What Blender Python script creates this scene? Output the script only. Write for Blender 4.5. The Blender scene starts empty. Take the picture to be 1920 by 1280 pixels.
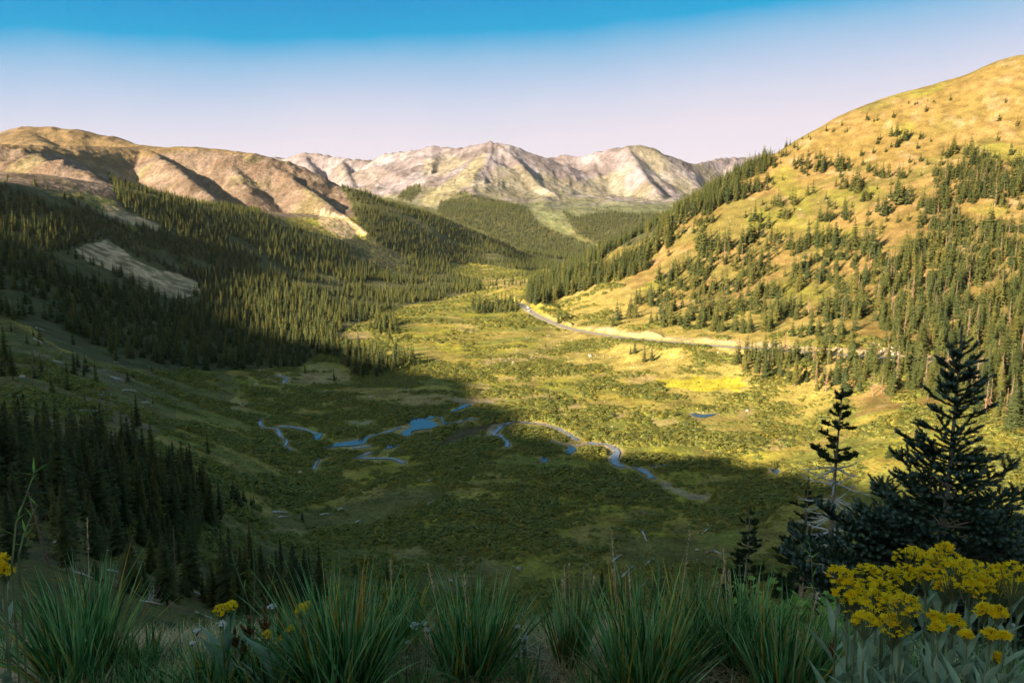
import bpy, bmesh, math, random
import numpy as np
from mathutils import Vector, Matrix
R = math.radians
SC = bpy.context.scene
COL = SC.collection
rng = np.random.default_rng(7)
random.seed(7)

# ------------------------------------------------------------------ viewing geometry (camera stands at the origin)
F, CX, CY, PITCH = 1495.0, 960.0, 640.0, R(9.5)
CP, SP = math.cos(PITCH), math.sin(PITCH)
SUN_EL, SUN_PHI = R(21.0), R(48.0)          # sun behind the camera, to its left
SUN = np.array([-math.sin(SUN_PHI)*math.cos(SUN_EL), -math.cos(SUN_PHI)*math.cos(SUN_EL), math.sin(SUN_EL)])

def ray(px, py):
    u, v = (px-CX)/F, (CY-py)/F
    return np.array([u, CP+v*SP, -SP+v*CP])
def sight(px, py):
    d = ray(px, py)
    return math.atan2(d[0], d[1]), d[2]/math.hypot(d[0], d[1])   # bearing, slope of the line of sight
def project(x, y, z):
    dep = y*CP - z*SP
    up = y*SP + z*CP
    dep = np.where(dep < 1e-3, 1e-3, dep)
    return CX+F*x/dep, CY-F*up/dep, dep

# ------------------------------------------------------------------ noise
def _hash(ix, iy, seed):
    h = (ix.astype(np.int64)*374761393 + iy.astype(np.int64)*668265263 + seed*1442695041) & 0x7fffffff
    h = ((h ^ (h >> 13))*1274126177) & 0x7fffffff
    return ((h ^ (h >> 16)) & 0xffff)/65535.0
def vnoise(x, y, seed=0):
    ix, iy = np.floor(x), np.floor(y)
    fx, fy = x-ix, y-iy
    fx = fx*fx*fx*(fx*(fx*6-15)+10); fy = fy*fy*fy*(fy*(fy*6-15)+10)
    a, b = _hash(ix, iy, seed), _hash(ix+1, iy, seed)
    c, d = _hash(ix, iy+1, seed), _hash(ix+1, iy+1, seed)
    return (a*(1-fx)+b*fx)*(1-fy)+(c*(1-fx)+d*fx)*fy
def fbm(x, y, oct=4, seed=0, gain=0.5):
    s, a, t = 0.0, 1.0, 0.0
    for k in range(oct):
        s = s+a*vnoise(x*2**k+13.7*k, y*2**k-7.1*k, seed+k); t += a; a *= gain
    return s/t
def ridged(x, y, oct=4, seed=0):
    s, a, t = 0.0, 1.0, 0.0
    for k in range(oct):
        n = vnoise(x*2**k+5.3*k, y*2**k+9.1*k, seed+k)
        s = s+a*(1-np.abs(2*n-1))**1.5; t += a; a *= 0.5
    return s/t
def sstep(a, b, x):
    t = np.clip((x-a)/(b-a), 0, 1)
    return t*t*(3-2*t)

# ------------------------------------------------------------------ terrain: radial profiles lofted between contour layers
def pchip_slopes(x, y):
    h = np.diff(x, axis=0); d = np.diff(y, axis=0)/h
    m = np.zeros_like(y)
    w1 = 2*h[1:]+h[:-1]; w2 = h[1:]+2*h[:-1]
    same = d[:-1]*d[1:] > 0
    with np.errstate(divide='ignore', invalid='ignore'):
        hm = (w1+w2)/(w1/d[:-1]+w2/d[1:])
    m[1:-1] = np.where(same, hm, 0.0)
    m[0], m[-1] = d[0], d[-1]
    return m
def pchip(x, y, xq):
    x = np.asarray(x, float); y = np.asarray(y, float)
    m = pchip_slopes(x, y)
    xq = np.clip(xq, x[0], x[-1])
    i = np.clip(np.searchsorted(x, xq, side='right')-1, 0, len(x)-2)
    h = x[i+1]-x[i]; t = (xq-x[i])/h
    return (y[i]*(1+2*t)*(1-t)**2 + m[i]*h*t*(1-t)**2 + y[i+1]*t*t*(3-2*t) + m[i+1]*h*t*t*(t-1))

LAYERS = [  # (px, py, distance) seen points, or ('z', px, height, distance)
 [('z', 960, -1.62, 1.0)],
 [('z', 0, -1.80, 3.0), ('z', 960, -1.86, 3.0), ('z', 1920, -1.86, 3.0)],
 [(0,1185,8), (250,1215,8), (500,1240,8), (960,1250,8), (1920,1250,8)],
 [(0,1092,40), (200,1140,40), (400,1190,40), (600,1225,40), (1920,1225,40)],
 [(0,990,110), (200,1052,110), (400,1130,110), (600,1172,110), (960,1210,110), (1920,1200,110)],
 [(0,850,200), (200,930,200), (400,1010,200), (600,1060,205), (900,1088,215), (1300,1100,215), (1600,1090,215), (1920,1070,205)],
 [(0,740,300), (200,790,300), (400,850,300), ('z',600,-105,300), ('z',1300,-106,300), (1920,865,300)],
 [(0,660,420), (200,695,420), (400,757,420), ('z',600,-106,420), ('z',1300,-105.5,420), ('z',1500,-104,410), (1700,745,400), (1920,800,340)],
 [(0,600,500), (200,645,520), (400,657,560), ('z',600,-104,680), ('z',700,-107,700), ('z',900,-108,850), (980,573,840), (1040,606,730), (1100,622,660), (1200,636,600), (1300,645,560), (1400,652,530), (1500,659,510), (1600,666,490), (1700,673,475), (1780,677,465), (1920,684,455)],
 [(0,500,650), (200,560,680), (400,600,700), (600,585,800), (700,575,900), (800,560,1000), (900,548,1050), (960,540,1000), (1000,545,950), (1100,570,800), (1200,570,740), (1300,575,700), (1500,575,640), (1700,590,590), (1920,600,560)],
 [(0,410,850), (200,450,900), (400,510,950), (600,520,1100), (700,520,1200), (800,520,1300), (900,525,1300), (1000,525,1100), (1100,510,920), (1200,490,880), (1300,470,850), (1500,460,800), (1700,430,780), (1920,430,760)],
 [(0,345,1000), (200,388,1050), (400,432,1150), (600,450,1350), (700,455,1500), (800,485,1550), (900,505,1600), (1000,515,1350), (1100,495,970), (1200,445,950), (1300,395,950), (1500,335,980), (1700,290,1000), (1920,270,1000)],
 [(0,325,1200), (200,345,1250), (400,390,1350), (600,402,1750), (700,381,1950), (800,402,2050), (900,442,2150), (1000,508,1650), (1100,490,1150), (1200,440,1080), (1300,378,1080), (1430,303,1100), (1500,261,1120), (1600,208,1160), (1700,172,1200), (1800,145,1220), (1920,107,1250)],
 [('z',0,30,1700), ('z',400,0,1800), ('z',600,-20,2200), ('z',700,0,2350), ('z',800,-60,2450), ('z',900,-120,2550), ('z',1000,-140,2200), ('z',1100,-100,1500), ('z',1200,-80,1400), ('z',1430,10,1400), ('z',1700,110,1500), ('z',1920,170,1600)],
 [('z',0,0,2700), ('z',400,-40,2800), ('z',700,-120,2900), ('z',960,-165,2900), ('z',1300,-150,2900), ('z',1920,-60,2900)],
 [('z',0,-20,3700), ('z',700,-20,3700), ('z',960,0,3700), ('z',1300,-20,3700), ('z',1920,-80,3700)],
 [('z',0,-20,5000), ('z',960,90,5000), ('z',1920,-40,5000)],
 [('z',960,0,13000)],
]
BACK = [(-1.55,1.0), (-1.6,3.0), (-1.7,8), (-3,40), (-8,110), (-15,200), (-25,300), (-35,420), (-40,600), (-45,800), (-50,1000), (-50,1300), (-50,1600), (-50,2000), (-50,2900), (-50,3700), (-40,5000), (0,13000)]

fine = np.arange(-44, 44.001, 0.1)
coarse_r = np.array([45,47,50,54,58,63]+list(np.arange(68, 180, 5.0)))
coarse_l = np.array([44.6,45.5,46.5,48,50,52,54,56]+list(np.arange(58, 179, 1.6)))
TH = np.radians(np.concatenate([-coarse_l[::-1], fine, coarse_r]))
def rows():
    out = [1.0]
    for lim, k in ((30,.022),(300,.011),(1000,.0045),(6500,.0085),(13000,.05)):
        while out[-1] < lim: out.append(out[-1]*(1+k))
    return np.array(out)
RR = rows()
NT, NR = len(TH), len(RR)
LR = np.zeros((len(LAYERS), NT)); LZ = np.zeros((len(LAYERS), NT))
for k, lay in enumerate(LAYERS):
    th, lr, z = [], [], []
    for p in lay:
        if p[0] == 'z':
            t, r_, zz = sight(p[1], 600)[0], p[3], p[2]
        else:
            t, sl = sight(p[0], p[1]); r_, zz = p[2], sl*p[2]
        th.append(t); lr.append(math.log(r_)); z.append(zz)
    bz, br = BACK[k]
    th = [R(-178), R(-100), R(-50)]+th+[R(50), R(100), R(178)]
    lr = [math.log(br)]*2+[lr[0]]+lr+[lr[-1]]+[math.log(br)]*2
    z = [bz]*2+[z[0]]+z+[z[-1]]+[bz]*2
    LR[k] = pchip(th, lr, TH); LZ[k] = pchip(th, z, TH)
for k in range(1, len(LAYERS)):
    LR[k] = np.maximum(LR[k], LR[k-1]+0.03)
ZZ = np.zeros((NT, NR)); lrr = np.log(RR)
for c in range(NT):
    ZZ[c] = pchip(LR[:, c], LZ[:, c], lrr)
XX = np.sin(TH)[:, None]*RR[None]; YY = np.cos(TH)[:, None]*RR[None]

# ------------------------------------------------------------------ ridges: crest lines whose flanks fall away on both sides
def seen(px, py, r): t, s = sight(px, py); return (math.sin(t)*r, math.cos(t)*r, s*r)
RIDGES = [  # points, steepness near the crest, run-out length, rounding width
 # high tundra summit behind the shoulder
 ([seen(-160,330,3000), seen(-60,285,2950), seen(0,262,2900), seen(45,238,2850), seen(100,238,2800), seen(150,244,2750), seen(205,256,2700), seen(265,272,2600), seen(330,280,2550)], .55, 1600, 60),
 ([seen(45,240,2850), seen(60,262,2550), seen(90,275,2300)], .5, 1500, 40),
 # long shoulder running away down the valley
 ([seen(-150,262,1700), seen(0,270,1800), seen(70,276,1950), (seen(160,274,2150)), seen(260,274,2280), seen(330,275,2250), seen(400,278,2200), seen(465,287,2120), seen(500,297,2080), seen(560,324,2020), seen(640,352,1960), seen(700,378,1950), seen(800,403,2050), seen(900,443,2150), seen(960,470,2230), seen(1030,505,2300)], .62, 900, 70),
 # near rocky spur
 ([seen(-120,262,1500), seen(0,272,1480), seen(60,286,1420), seen(110,302,1360), seen(150,322,1300), seen(190,348,1230), seen(215,372,1170)], .7, 600, 25),
 # spurs that throw the oblique shadows
 ([seen(262,276,2270), seen(295,290,2080), seen(330,316,1900), seen(365,345,1740), seen(400,372,1600)], .8, 420, 14),
 ([seen(500,298,2080), seen(528,322,1960), seen(570,352,1830), seen(620,388,1700), seen(665,418,1600), seen(690,438,1520)], .8, 420, 14),
 ([seen(420,280,2180), seen(440,320,1990), seen(470,365,1800)], .62, 500, 25),
 # far range
 ([seen(430,300,6300), seen(500,295,6200), seen(580,286,6100), seen(620,293,6000), seen(640,296,5950), seen(700,297,5800), seen(760,281,5600), seen(815,273,5450), seen(860,273,5350), seen(900,268,5250), seen(925,264,5150), seen(960,278,5250), seen(1000,293,5400), seen(1040,296,5500), seen(1100,286,5500), seen(1150,274,5450), seen(1175,271,5400), seen(1230,276,5400), seen(1262,292,5450), seen(1300,304,5600), seen(1340,302,5900), seen(1380,292,6100), seen(1430,287,6200), seen(1520,300,6300), seen(1700,320,6400)], .85, 1500, 20),
 ([seen(925,265,5150), seen(955,290,4900), seen(985,315,4650), seen(1015,345,4400), seen(1050,372,4150), seen(1085,396,3950), seen(1110,412,3800)], .8, 900, 16),
 ([seen(925,265,5150), seen(905,300,4800), seen(890,335,4450), seen(880,362,4150)], .5, 900, 160),
 ([seen(815,274,5450), seen(800,310,5100), seen(775,345,4700), seen(755,372,4400)], .5, 900, 160),
 ([seen(1175,272,5400), seen(1195,305,5050), seen(1215,340,4750), seen(1240,372,4450), seen(1270,395,4200)], .8, 900, 16),
 ([seen(1110,288,5500), seen(1120,330,5100)], .7, 900, 30),
 ([seen(640,297,5950), seen(650,330,5500), seen(665,352,5100)], .7, 900, 20),
 ([seen(570,288,6100), seen(590,325,5600)], .7, 900, 20),
 ([seen(700,298,5800), seen(712,330,5450)], .7, 900, 20),
 ([seen(1380,292,6100), seen(1370,330,5600), seen(1350,355,5200)], .9, 900, 20),
]
# the mountain behind the viewer whose shadow lies over the near valley: its crest follows the sun back from the shadow's edge
EDGE = [(2150,1010,280,180),(1920,960,None,180),(1700,905,None,180),(1500,882,None,180),(1400,856,None,180),(1280,856,None,180),(1180,850,None,180),(1080,812,None,180),(980,762,None,190),(910,722,None,200),(860,697,None,210),(780,684,None,220),(690,654,None,230),(610,632,None,240),(540,608,None,250),(450,582,None,260),(390,545,None,270),(330,490,None,280),(260,432,None,290),(200,404,None,300),(100,372,None,310),(0,350,None,320),(-250,335,1050,330)]

def zgrid(th, r):
    i = np.clip(np.searchsorted(TH, th)-1, 0, NT-2); j = np.clip(np.searchsorted(RR, r)-1, 0, NR-2)
    a = np.clip((th-TH[i])/(TH[i+1]-TH[i]), 0, 1); b = np.clip((r-RR[j])/(RR[j+1]-RR[j]), 0, 1)
    return (ZZ[i,j]*(1-a)+ZZ[i+1,j]*a)*(1-b)+(ZZ[i,j+1]*(1-a)+ZZ[i+1,j+1]*a)*b
def ground(x, y):
    return zgrid(np.arctan2(x, y), np.hypot(x, y))
def hit(px, py, rmin=1.5):
    """The point of the terrain seen at a pixel."""
    t, s = sight(px, py)
    i = int(np.clip(np.searchsorted(TH, t)-1, 0, NT-2)); a = (t-TH[i])/(TH[i+1]-TH[i])
    d = ZZ[i]*(1-a)+ZZ[i+1]*a - s*RR
    ok = np.nonzero((d > 0) & (RR > rmin))[0]
    j = ok[0] if len(ok) else NR-1
    if j > 0 and d[j-1] < 0:
        r = RR[j-1]+(RR[j]-RR[j-1])*(-d[j-1])/(d[j]-d[j-1])
    else: r = RR[j]
    return np.array([math.sin(t)*r, math.cos(t)*r, s*r])

far = (RR > 850)
def add_ridge(pts, k, run, wid, sel):
    x, y = XX[:, sel], YY[:, sel]
    warp = 60*(fbm(x/260, y/260, 3, 31)-.5)*np.clip(RR[sel]/3000, .1, 1.5)
    best = np.full(x.shape, -1e9)
    for (x0,y0,z0), (x1,y1,z1) in zip(pts[:-1], pts[1:]):
        dx, dy = x1-x0, y1-y0; L2 = dx*dx+dy*dy
        t = np.clip(((x-x0)*dx+(y-y0)*dy)/L2, 0, 1)
        d = np.hypot(x-x0-t*dx, y-y0-t*dy)
        d = np.maximum(d+warp*sstep(0, 150, d), 0)
        d = np.sqrt(d*d+wid*wid)-wid
        best = np.maximum(best, z0+(z1-z0)*t - k*d/(1+d/run)-.10*d)
    z = ZZ[:, sel]
    w = 6.0                                            # smooth maximum
    h = np.clip(.5+.5*(best-z)/w, 0, 1)
    ZZ[:, sel] = z*(1-h)+best*h+w*h*(1-h)*.5
# relief of the mountain flanks before and after the ridges are raised
for pts, k, run, wid in RIDGES: add_ridge(pts, k, run, wid, far)
crest = []
for px, py, r_, back in EDGE:
    b = np.array(seen(px, py, r_)) if r_ else hit(px, py, 60)
    t = (b[1]+back)/(math.cos(SUN_PHI)*math.cos(SUN_EL))
    crest.append(tuple(b+t*SUN+np.array([0, 0, 19*float(np.clip((540-px)/130, 0, 1))])))
crest = [(130,-200,95),(20,-190,105),(-110,-182,116),(-200,-180,121)]+crest
behind = (RR > 12)
def add_back():
    x, y = XX, YY
    best = np.full(x.shape, -1e9)
    for (x0,y0,z0), (x1,y1,z1) in zip(crest[:-1], crest[1:]):
        dx, dy = x1-x0, y1-y0; L2 = dx*dx+dy*dy+1e-6
        t = np.clip(((x-x0)*dx+(y-y0)*dy)/L2, 0, 1)
        d = np.hypot(x-x0-t*dx, y-y0-t*dy)
        best = np.maximum(best, z0+(z1-z0)*t - .78*d)
    m = sstep(R(44), R(60), np.abs(TH))[:, None]
    global ZZ
    ZZ = np.where(m > 0, np.maximum(ZZ, ZZ+(best-ZZ)*m), ZZ)
add_back()

# relief noise
r2 = RR[None]*np.ones((NT,1))
up = np.zeros_like(ZZ)
M_far = sstep(2600, 3600, r2)
PXg, PYg, DEPg = project(XX, YY, ZZ)
leftm = sstep(1050, 1400, r2)*(1-sstep(2900, 3400, r2))*(1-sstep(R(-6), R(-2), TH))[:, None]*sstep(-20, 60, ZZ)
g1 = ridged(XX/340, YY/340, 5, 3)
ZZ = ZZ + M_far*sstep(-60, 60, ZZ)*((g1-.55)*60 + (ridged(XX/110, YY/110, 4, 8)-.5)*10)*np.where(True, 1, 1)*.8
gul = ridged(TH[:, None]*2600/70+fbm(XX/200, YY/200, 2, 33)*1.5, np.log(r2)*5+0*TH[:, None], 3, 34)
ZZ = ZZ + M_far*sstep(20, 120, ZZ)*(gul-.5)*20 + leftm*(1-sstep(105, 140, ZZ)*.8)*(ridged(TH[:, None]*1900/38+fbm(XX/90, YY/90, 2, 35)*1.2, np.log(r2)*7+0*TH[:, None], 3, 36)-.5)*6
ZZ = ZZ + leftm*((ridged(XX/120+.3, YY/120, 4, 12)-.55)*(14-8*sstep(110,150,ZZ)) + (ridged(XX/36, YY/36, 3, 15)-.5)*(6-4*sstep(110,150,ZZ)))
ZZ = ZZ + (1-M_far)*sstep(150, 900, r2)*((fbm(XX/90, YY/90, 4, 21)-.5)*7)
ZZ = ZZ + sstep(60, 250, r2)*(1-sstep(1500, 2500, r2))*((fbm(XX/22, YY/22, 3, 23)-.5)*1.6)
hum = sstep(-112, -100, ZZ)*(1-sstep(-98, -84, ZZ))*sstep(R(2), R(8), TH)[:, None]*sstep(330, 420, r2)*(1-sstep(620, 700, r2))
ZZ = ZZ + hum*np.maximum(fbm(XX/45, YY/45, 3, 27)-.5, 0)*18
ZZ = ZZ + sstep(3, 12, r2)*(1-sstep(200, 400, r2))*((fbm(XX/6, YY/6, 4, 25)-.5)*1.1*np.clip(r2/60, .1, 1.2))
ZZ = ZZ + (1-sstep(12, 30, r2))*((fbm(XX/.5, YY/.5, 4, 29)-.5)*.07)
# ------------------------------------------------------------------ the road bench, cut into the foot of the right hillside
def catmull(pts, n):
    pts = [np.array(p, float) for p in pts]; out = []
    P = [2*pts[0]-pts[1]]+pts+[2*pts[-1]-pts[-2]]
    for i in range(1, len(P)-2):
        for k in range(n):
            t = k/n
            out.append(.5*((2*P[i])+(-P[i-1]+P[i+1])*t+(2*P[i-1]-5*P[i]+4*P[i+1]-P[i+2])*t*t+(-P[i-1]+3*P[i]-3*P[i+1]+P[i+2])*t**3))
    out.append(P[-2]); return np.array(out)
ROAD_PX = [(978,571,850), (992,582,800), (1012,594,762), (1040,606,725), (1070,616,690), (1100,622,662), (1150,630,630), (1200,636,600), (1300,645,560), (1400,652,530), (1500,659,510), (1600,666,490), (1700,673,475), (1780,677,465), (1920,684,455), (2100,694,440), (2300,710,430)]
ROAD = catmull([seen(950,566,905), seen(962,567,880)]+[seen(*p) for p in ROAD_PX], 14)
def road_dist(x, y):
    best = np.full(x.shape, 1e9); z = np.zeros(x.shape); side = np.zeros(x.shape)
    for a, b in zip(ROAD[:-1], ROAD[1:]):
        d = b-a; L2 = d[0]**2+d[1]**2
        t = np.clip(((x-a[0])*d[0]+(y-a[1])*d[1])/L2, 0, 1)
        q = np.hypot(x-a[0]-t*d[0], y-a[1]-t*d[1])
        m = q < best
        best = np.where(m, q, best); z = np.where(m, a[2]+t*d[2], z)
        side = np.where(m, np.sign(d[0]*(y-a[1])-d[1]*(x-a[0])), side)   # + is uphill, away from the valley
    return best, z, side
sel = (RR > 360) & (RR < 1050)
tsel = (TH > R(-3)) & (TH < R(48))
ix = np.ix_(tsel, sel)
rd, rz, rs = road_dist(XX[ix], YY[ix])
bn = fbm(XX[ix]/14, YY[ix]/14, 3, 41)
zo = ZZ[ix]
bench = rz-.12
upz = rz+np.clip((rd-5.5), 0, 99)*(1.05+.5*bn)                      # cut face
upz = np.where(rd > 5.5, np.minimum(np.maximum(zo, bench), upz), bench)
upz = np.where(zo < rz+.5, np.maximum(zo, rz+np.minimum((rd-5.5)*.9, 2.5+6*bn*sstep(.3,.7,bn))*(1-sstep(14, 40, rd))+0*zo), upz)
dnz = np.maximum(zo-0, rz-.12-np.clip(rd-6, 0, 99)*.55)
dnz = np.where(rd < 6, bench, np.minimum(dnz, np.where(zo > bench, bench+(zo-bench)*sstep(10, 60, rd), dnz)))
znew = np.where(rs > 0, upz, dnz)
blend = 1-sstep(45, 70, rd)
ZZ[ix] = np.where(rd < 5.8, bench, zo*(1-blend)+znew*blend)
CUT = np.zeros_like(ZZ)
CUT[ix] = np.where((rs > 0), sstep(4.5, 7, rd)*(1-sstep(7.5+5*bn, 10.5+7*bn, rd)), .45*sstep(4.5, 5.5, rd)*(1-sstep(7, 9, rd)))
CUT[ix] *= (.55+.45*sstep(.38,.5,fbm(XX[ix]/3.5, YY[ix]/3.5, 3, 47)))*sstep(R(3), R(6.5), TH[tsel])[:, None]*sstep(.25, .5, fbm(XX[ix]/30, YY[ix]/30, 2, 44)+.12)
ROADD = np.full_like(ZZ, 1e3); ROADD[ix] = rd

# ------------------------------------------------------------------ skyline memory: what of the ground can be seen from here
SL = ZZ/RR[None]
VIS = np.maximum.accumulate(SL, axis=1)
def skyline(x, y):
    th = np.arctan2(x, y); r = np.hypot(x, y)
    i = np.clip(np.searchsorted(TH, th)-1, 0, NT-2); j = np.clip(np.searchsorted(RR, r)-1, 0, NR-1)
    return np.minimum(VIS[i, j], VIS[i+1, j])*r      # height a thing at x, y must pass to be seen

def inpoly(px, py, poly):
    px = np.asarray(px, float); py = np.asarray(py, float)
    c = np.zeros(px.shape, bool); n = len(poly)
    for i in range(n):
        x0, y0 = poly[i]; x1, y1 = poly[(i+1) % n]
        if y0 == y1: continue
        c ^= ((y0 > py) != (y1 > py)) & (px < (x1-x0)*(py-y0)/(y1-y0)+x0)
    return c
def soft(poly, px, py, w, seed, sc):
    """membership with a ragged edge"""
    n1 = (fbm(XX/sc, YY/sc, 3, seed)-.5)*2*w; n2 = (fbm(XX/sc+40, YY/sc, 3, seed+5)-.5)*2*w
    return inpoly(px+n1, py+n2*.6, poly).astype(float)

FOREST_L = [(-560,330),(0,338),(110,362),(150,385),(190,404),(240,428),(262,440),(230,395),(208,350),(200,325),(267,352),(333,372),(400,379),(467,389),(500,402),(567,429),(633,449),(690,445),(668,410),(640,350),(700,365),(760,378),(820,395),(880,420),(960,455),(1040,492),(1060,505),(1000,508),(880,494),(838,492),(850,515),(905,530),(900,546),(830,562),(740,577),(650,617),(600,668),(560,690),(400,694),(290,692),(200,684),(130,664),(60,614),(0,594),(-160,575),(-560,560)]
SCREE_L = [(140,466),(200,448),(250,482),(290,502),(370,527),(374,552),(320,562),(280,545),(225,512),(165,492)]
GAP_L = [(185,380),(235,395),(300,422),(300,434),(240,420),(200,402)]
FOREST_M = [(825,380),(870,358),(930,376),(985,388),(1012,420),(1050,440),(1100,455),(1135,472),(1140,482),(1050,505),(960,460),(880,425),(820,400)]
FOREST_N = [(1055,396),(1080,408),(1110,401),(1150,397),(1250,402),(1275,415),(1180,462),(1130,464),(1080,437)]
FOREST_O = [(745,372),(762,350),(788,346),(790,360),(770,378)]
EDGE_R = [(985,560),(990,536),(1050,512),(1100,492),(1150,467),(1200,442),(1260,402),(1300,377),(1350,347),(1400,312),(1430,300),(1452,300),(1452,332),(1420,366),(1362,384),(1338,424),(1290,462),(1240,492),(1180,520),(1120,538),(1050,560),(1000,574)]
MID_R = [(1150,602),(1190,548),(1290,482),(1420,445),(1560,445),(1655,470),(1645,600),(1560,640),(1450,632),(1340,624),(1250,615)]
DENSE_R = [(1655,490),(1740,452),(1752,330),(1830,300),(1920,312),(2320,312),(2320,700),(1700,668),(1660,648),(1640,560)]
CLEAR_R = [[(1785,385),(1930,395),(1930,432),(1800,412)], [(1545,575),(1600,525),(1640,520),(1640,585),(1560,610)]]
LOW_R = [(1375,690),(1392,656),(1500,664),(1700,680),(2320,714),(2320,860),(1880,805),(1820,765),(1700,742),(1600,747),(1500,728),(1420,712)]
BRIGHT = [(1238,708),(1300,706),(1390,712),(1400,722),(1360,735),(1300,738),(1255,728)]

# ------------------------------------------------------------------ streams and ponds, traced on the ground and let into it
def t5(pts): return [(400+x/3, 600+y/3) for x, y in pts]
def t6(pts): return [(900+x/3, 500+y/3) for x, y in pts]
def t7(pts): return [(720+x/6.857, 740+y/6.857) for x, y in pts]
PONDS = [t7([(280,350),(330,305),(400,290),(450,285),(520,300),(600,275),(650,262),(668,278),(640,300),(565,312),(600,330),(650,345),(700,385),(640,420),(560,430),(440,445),(355,465),(345,500),(320,525),(255,525),(232,490),(250,465),(330,425),(345,390),(320,355)]),
 t5([(628,712),(680,693),(760,682),(830,665),(885,655),(860,682),(800,702),(700,710),(640,718)]),
 t5([(558,668),(575,640),(612,634),(606,655),(590,668)]),
 t6([(465,1052),(490,1018),(512,1006),(542,1024),(505,1052)]), t6([(338,1078),(360,1066),(382,1085),(360,1100)]), t6([(962,1118),(985,1106),(978,1128)]), t6([(1008,1106),(1035,1093),(1064,1116),(1030,1118)]),
 t6([(1626,1138),(1660,1132),(1702,1150),(1650,1155)]), t6([(1185,822),(1220,818),(1250,830),(1328,826),(1290,843),(1240,849),(1200,839)]),
 t7([(760,380),(735,300),(700,280),(735,275),(790,330),(825,350),(815,385)]), t7([(835,220),(930,178),(985,148),(1120,120),(1060,150),(960,190),(900,212)]),
 t7([(10,690),(40,650),(100,640),(185,650),(120,675),(50,690)])]
STREAMS = [(t5([(265,552),(262,580),(285,602),(340,607),(365,620),(378,645),(402,665),(415,680),(402,706),(445,727)]), 1.7),
 (t5([(370,594),(440,600),(500,610),(545,625),(590,640)]), 2.2), (t5([(885,650),(930,640),(1000,620),(1055,598)]), 2.6),
 (t5([(780,716),(850,712),(905,703)]), 1.8), (t5([(885,742),(840,760),(800,768),(860,775),(980,775),(1025,782),(1072,802)]), 2.2),
 (t7([(820,372),(890,352),(950,352),(1000,330),(1040,318),(1110,304),(1200,310)]), 2.4),
 (t7([(1930,365),(1800,350),(1720,340),(1650,345),(1580,370),(1510,388),(1480,430),(1418,500),(1500,522),(1560,570),(1592,605),(1578,662)]), 2.6),
 (t6([(205,868),(290,876),(370,886),(430,905),(480,930),(548,972)]), 2.6), (t6([(600,992),(700,995),(745,1015),(770,1040),(752,1085),(795,1124)]), 4.2),
 (t6([(860,1125),(900,1135),(940,1160),(968,1187)]), 3.6), (t5([(362,308),(412,325),(398,352)]), 1.8), (t5([(565,832),(578,800),(602,775),(650,758)]), 1.4)]
BARS = [(t6([(395,970),(450,985),(530,1000),(610,995)]), 3.0), (t6([(1038,1213),(1070,1240),(1112,1256)]), 3.0), (t6([(1148,1274),(1190,1290),(1255,1290)]), 3.0), (t7([(1230,515),(1340,515),(1410,508)]), 2.6), (t7([(1440,400),(1400,450),(1390,480)]), 4.0), (t7([(960,55),(1000,100),(1120,95),(1330,90)]), 5.0), (t5([(780,570),(840,578),(880,565)]), 2.0), (t7([(740,700),(700,690)]), 3)]
WPTS = []                                       # water: (name, outline or line, width)
SAND = np.zeros_like(ZZ); WET = np.zeros_like(ZZ)
near_w = (r2 > 200) & (r2 < 950)
def line_dist(line, x, y):
    best = np.full(x.shape, 1e9); zz = np.zeros(x.shape)
    for a, b in zip(line[:-1], line[1:]):
        d = b-a; L2 = d[0]**2+d[1]**2+1e-9
        t = np.clip(((x-a[0])*d[0]+(y-a[1])*d[1])/L2, 0, 1); q = np.hypot(x-a[0]-t*d[0], y-a[1]-t*d[1])
        m = q < best; best = np.where(m, q, best); zz = np.where(m, a[2]+t*d[2], zz)
    return best, zz
Z0 = ZZ.copy()
PX0, PY0, _ = project(XX, YY, Z0)
for k, (pts, wdt) in enumerate(STREAMS+BARS):
    line = catmull([hit(px, py, 100) for px, py in pts], 5)
    line[:, 2] = np.convolve(np.pad(line[:, 2], 3, 'edge'), np.ones(7)/7, 'valid')
    lo, hi = line.min(0)-14, line.max(0)+14
    ii = np.nonzero((XX > lo[0]) & (XX < hi[0]) & (YY > lo[1]) & (YY < hi[1]))
    d, z = line_dist(line, XX[ii], YY[ii])
    SAND[ii] = np.maximum(SAND[ii], 1-sstep(wdt*.5+.2, wdt*.5+1.1+.8*fbm(XX[ii]/7, YY[ii]/7, 2, 400+k), d))
    ZZ[ii] = np.where(d < wdt*.5+.6, np.minimum(ZZ[ii], z-.30), np.minimum(ZZ[ii], z-.30+np.clip(d-wdt*.5-.6, 0, 99)*.35+np.clip(d-8, 0, 99)))
    WET[ii] = np.maximum(WET[ii], (d < wdt*.5+1.3))
    if k < len(STREAMS): WPTS.append(('stream', line, wdt))
for pts in PONDS:
    P = np.array([hit(px, py, 100) for px, py in pts]); zc = np.median(P[:, 2])
    P[:, 2] = zc
    ins = inpoly(PX0, PY0, pts) & near_w
    ctr = P[:, :2].mean(0); q = (P[:, :2]-ctr)
    ringd = np.full(ZZ.shape, 1e9)
    ii = np.nonzero((np.abs(XX-ctr[0]) < np.abs(q[:,0]).max()+9) & (np.abs(YY-ctr[1]) < np.abs(q[:,1]).max()+12))
    d, _z = line_dist(np.vstack([P, P[:1]]), XX[ii], YY[ii])
    d = np.where(ins[ii], 0, d)
    ZZ[ii] = np.minimum(ZZ[ii], zc-.35+d*.33+np.clip(d-7, 0, 99))
    SAND[ii] = np.maximum(SAND[ii], .8*(1-sstep(.4, 2.2, d))); WET[ii] = np.maximum(WET[ii], d < 1.2)
    WPTS.append(('pond', P, 0))
SL = ZZ/RR[None]; VIS = np.maximum.accumulate(SL, axis=1)

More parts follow.
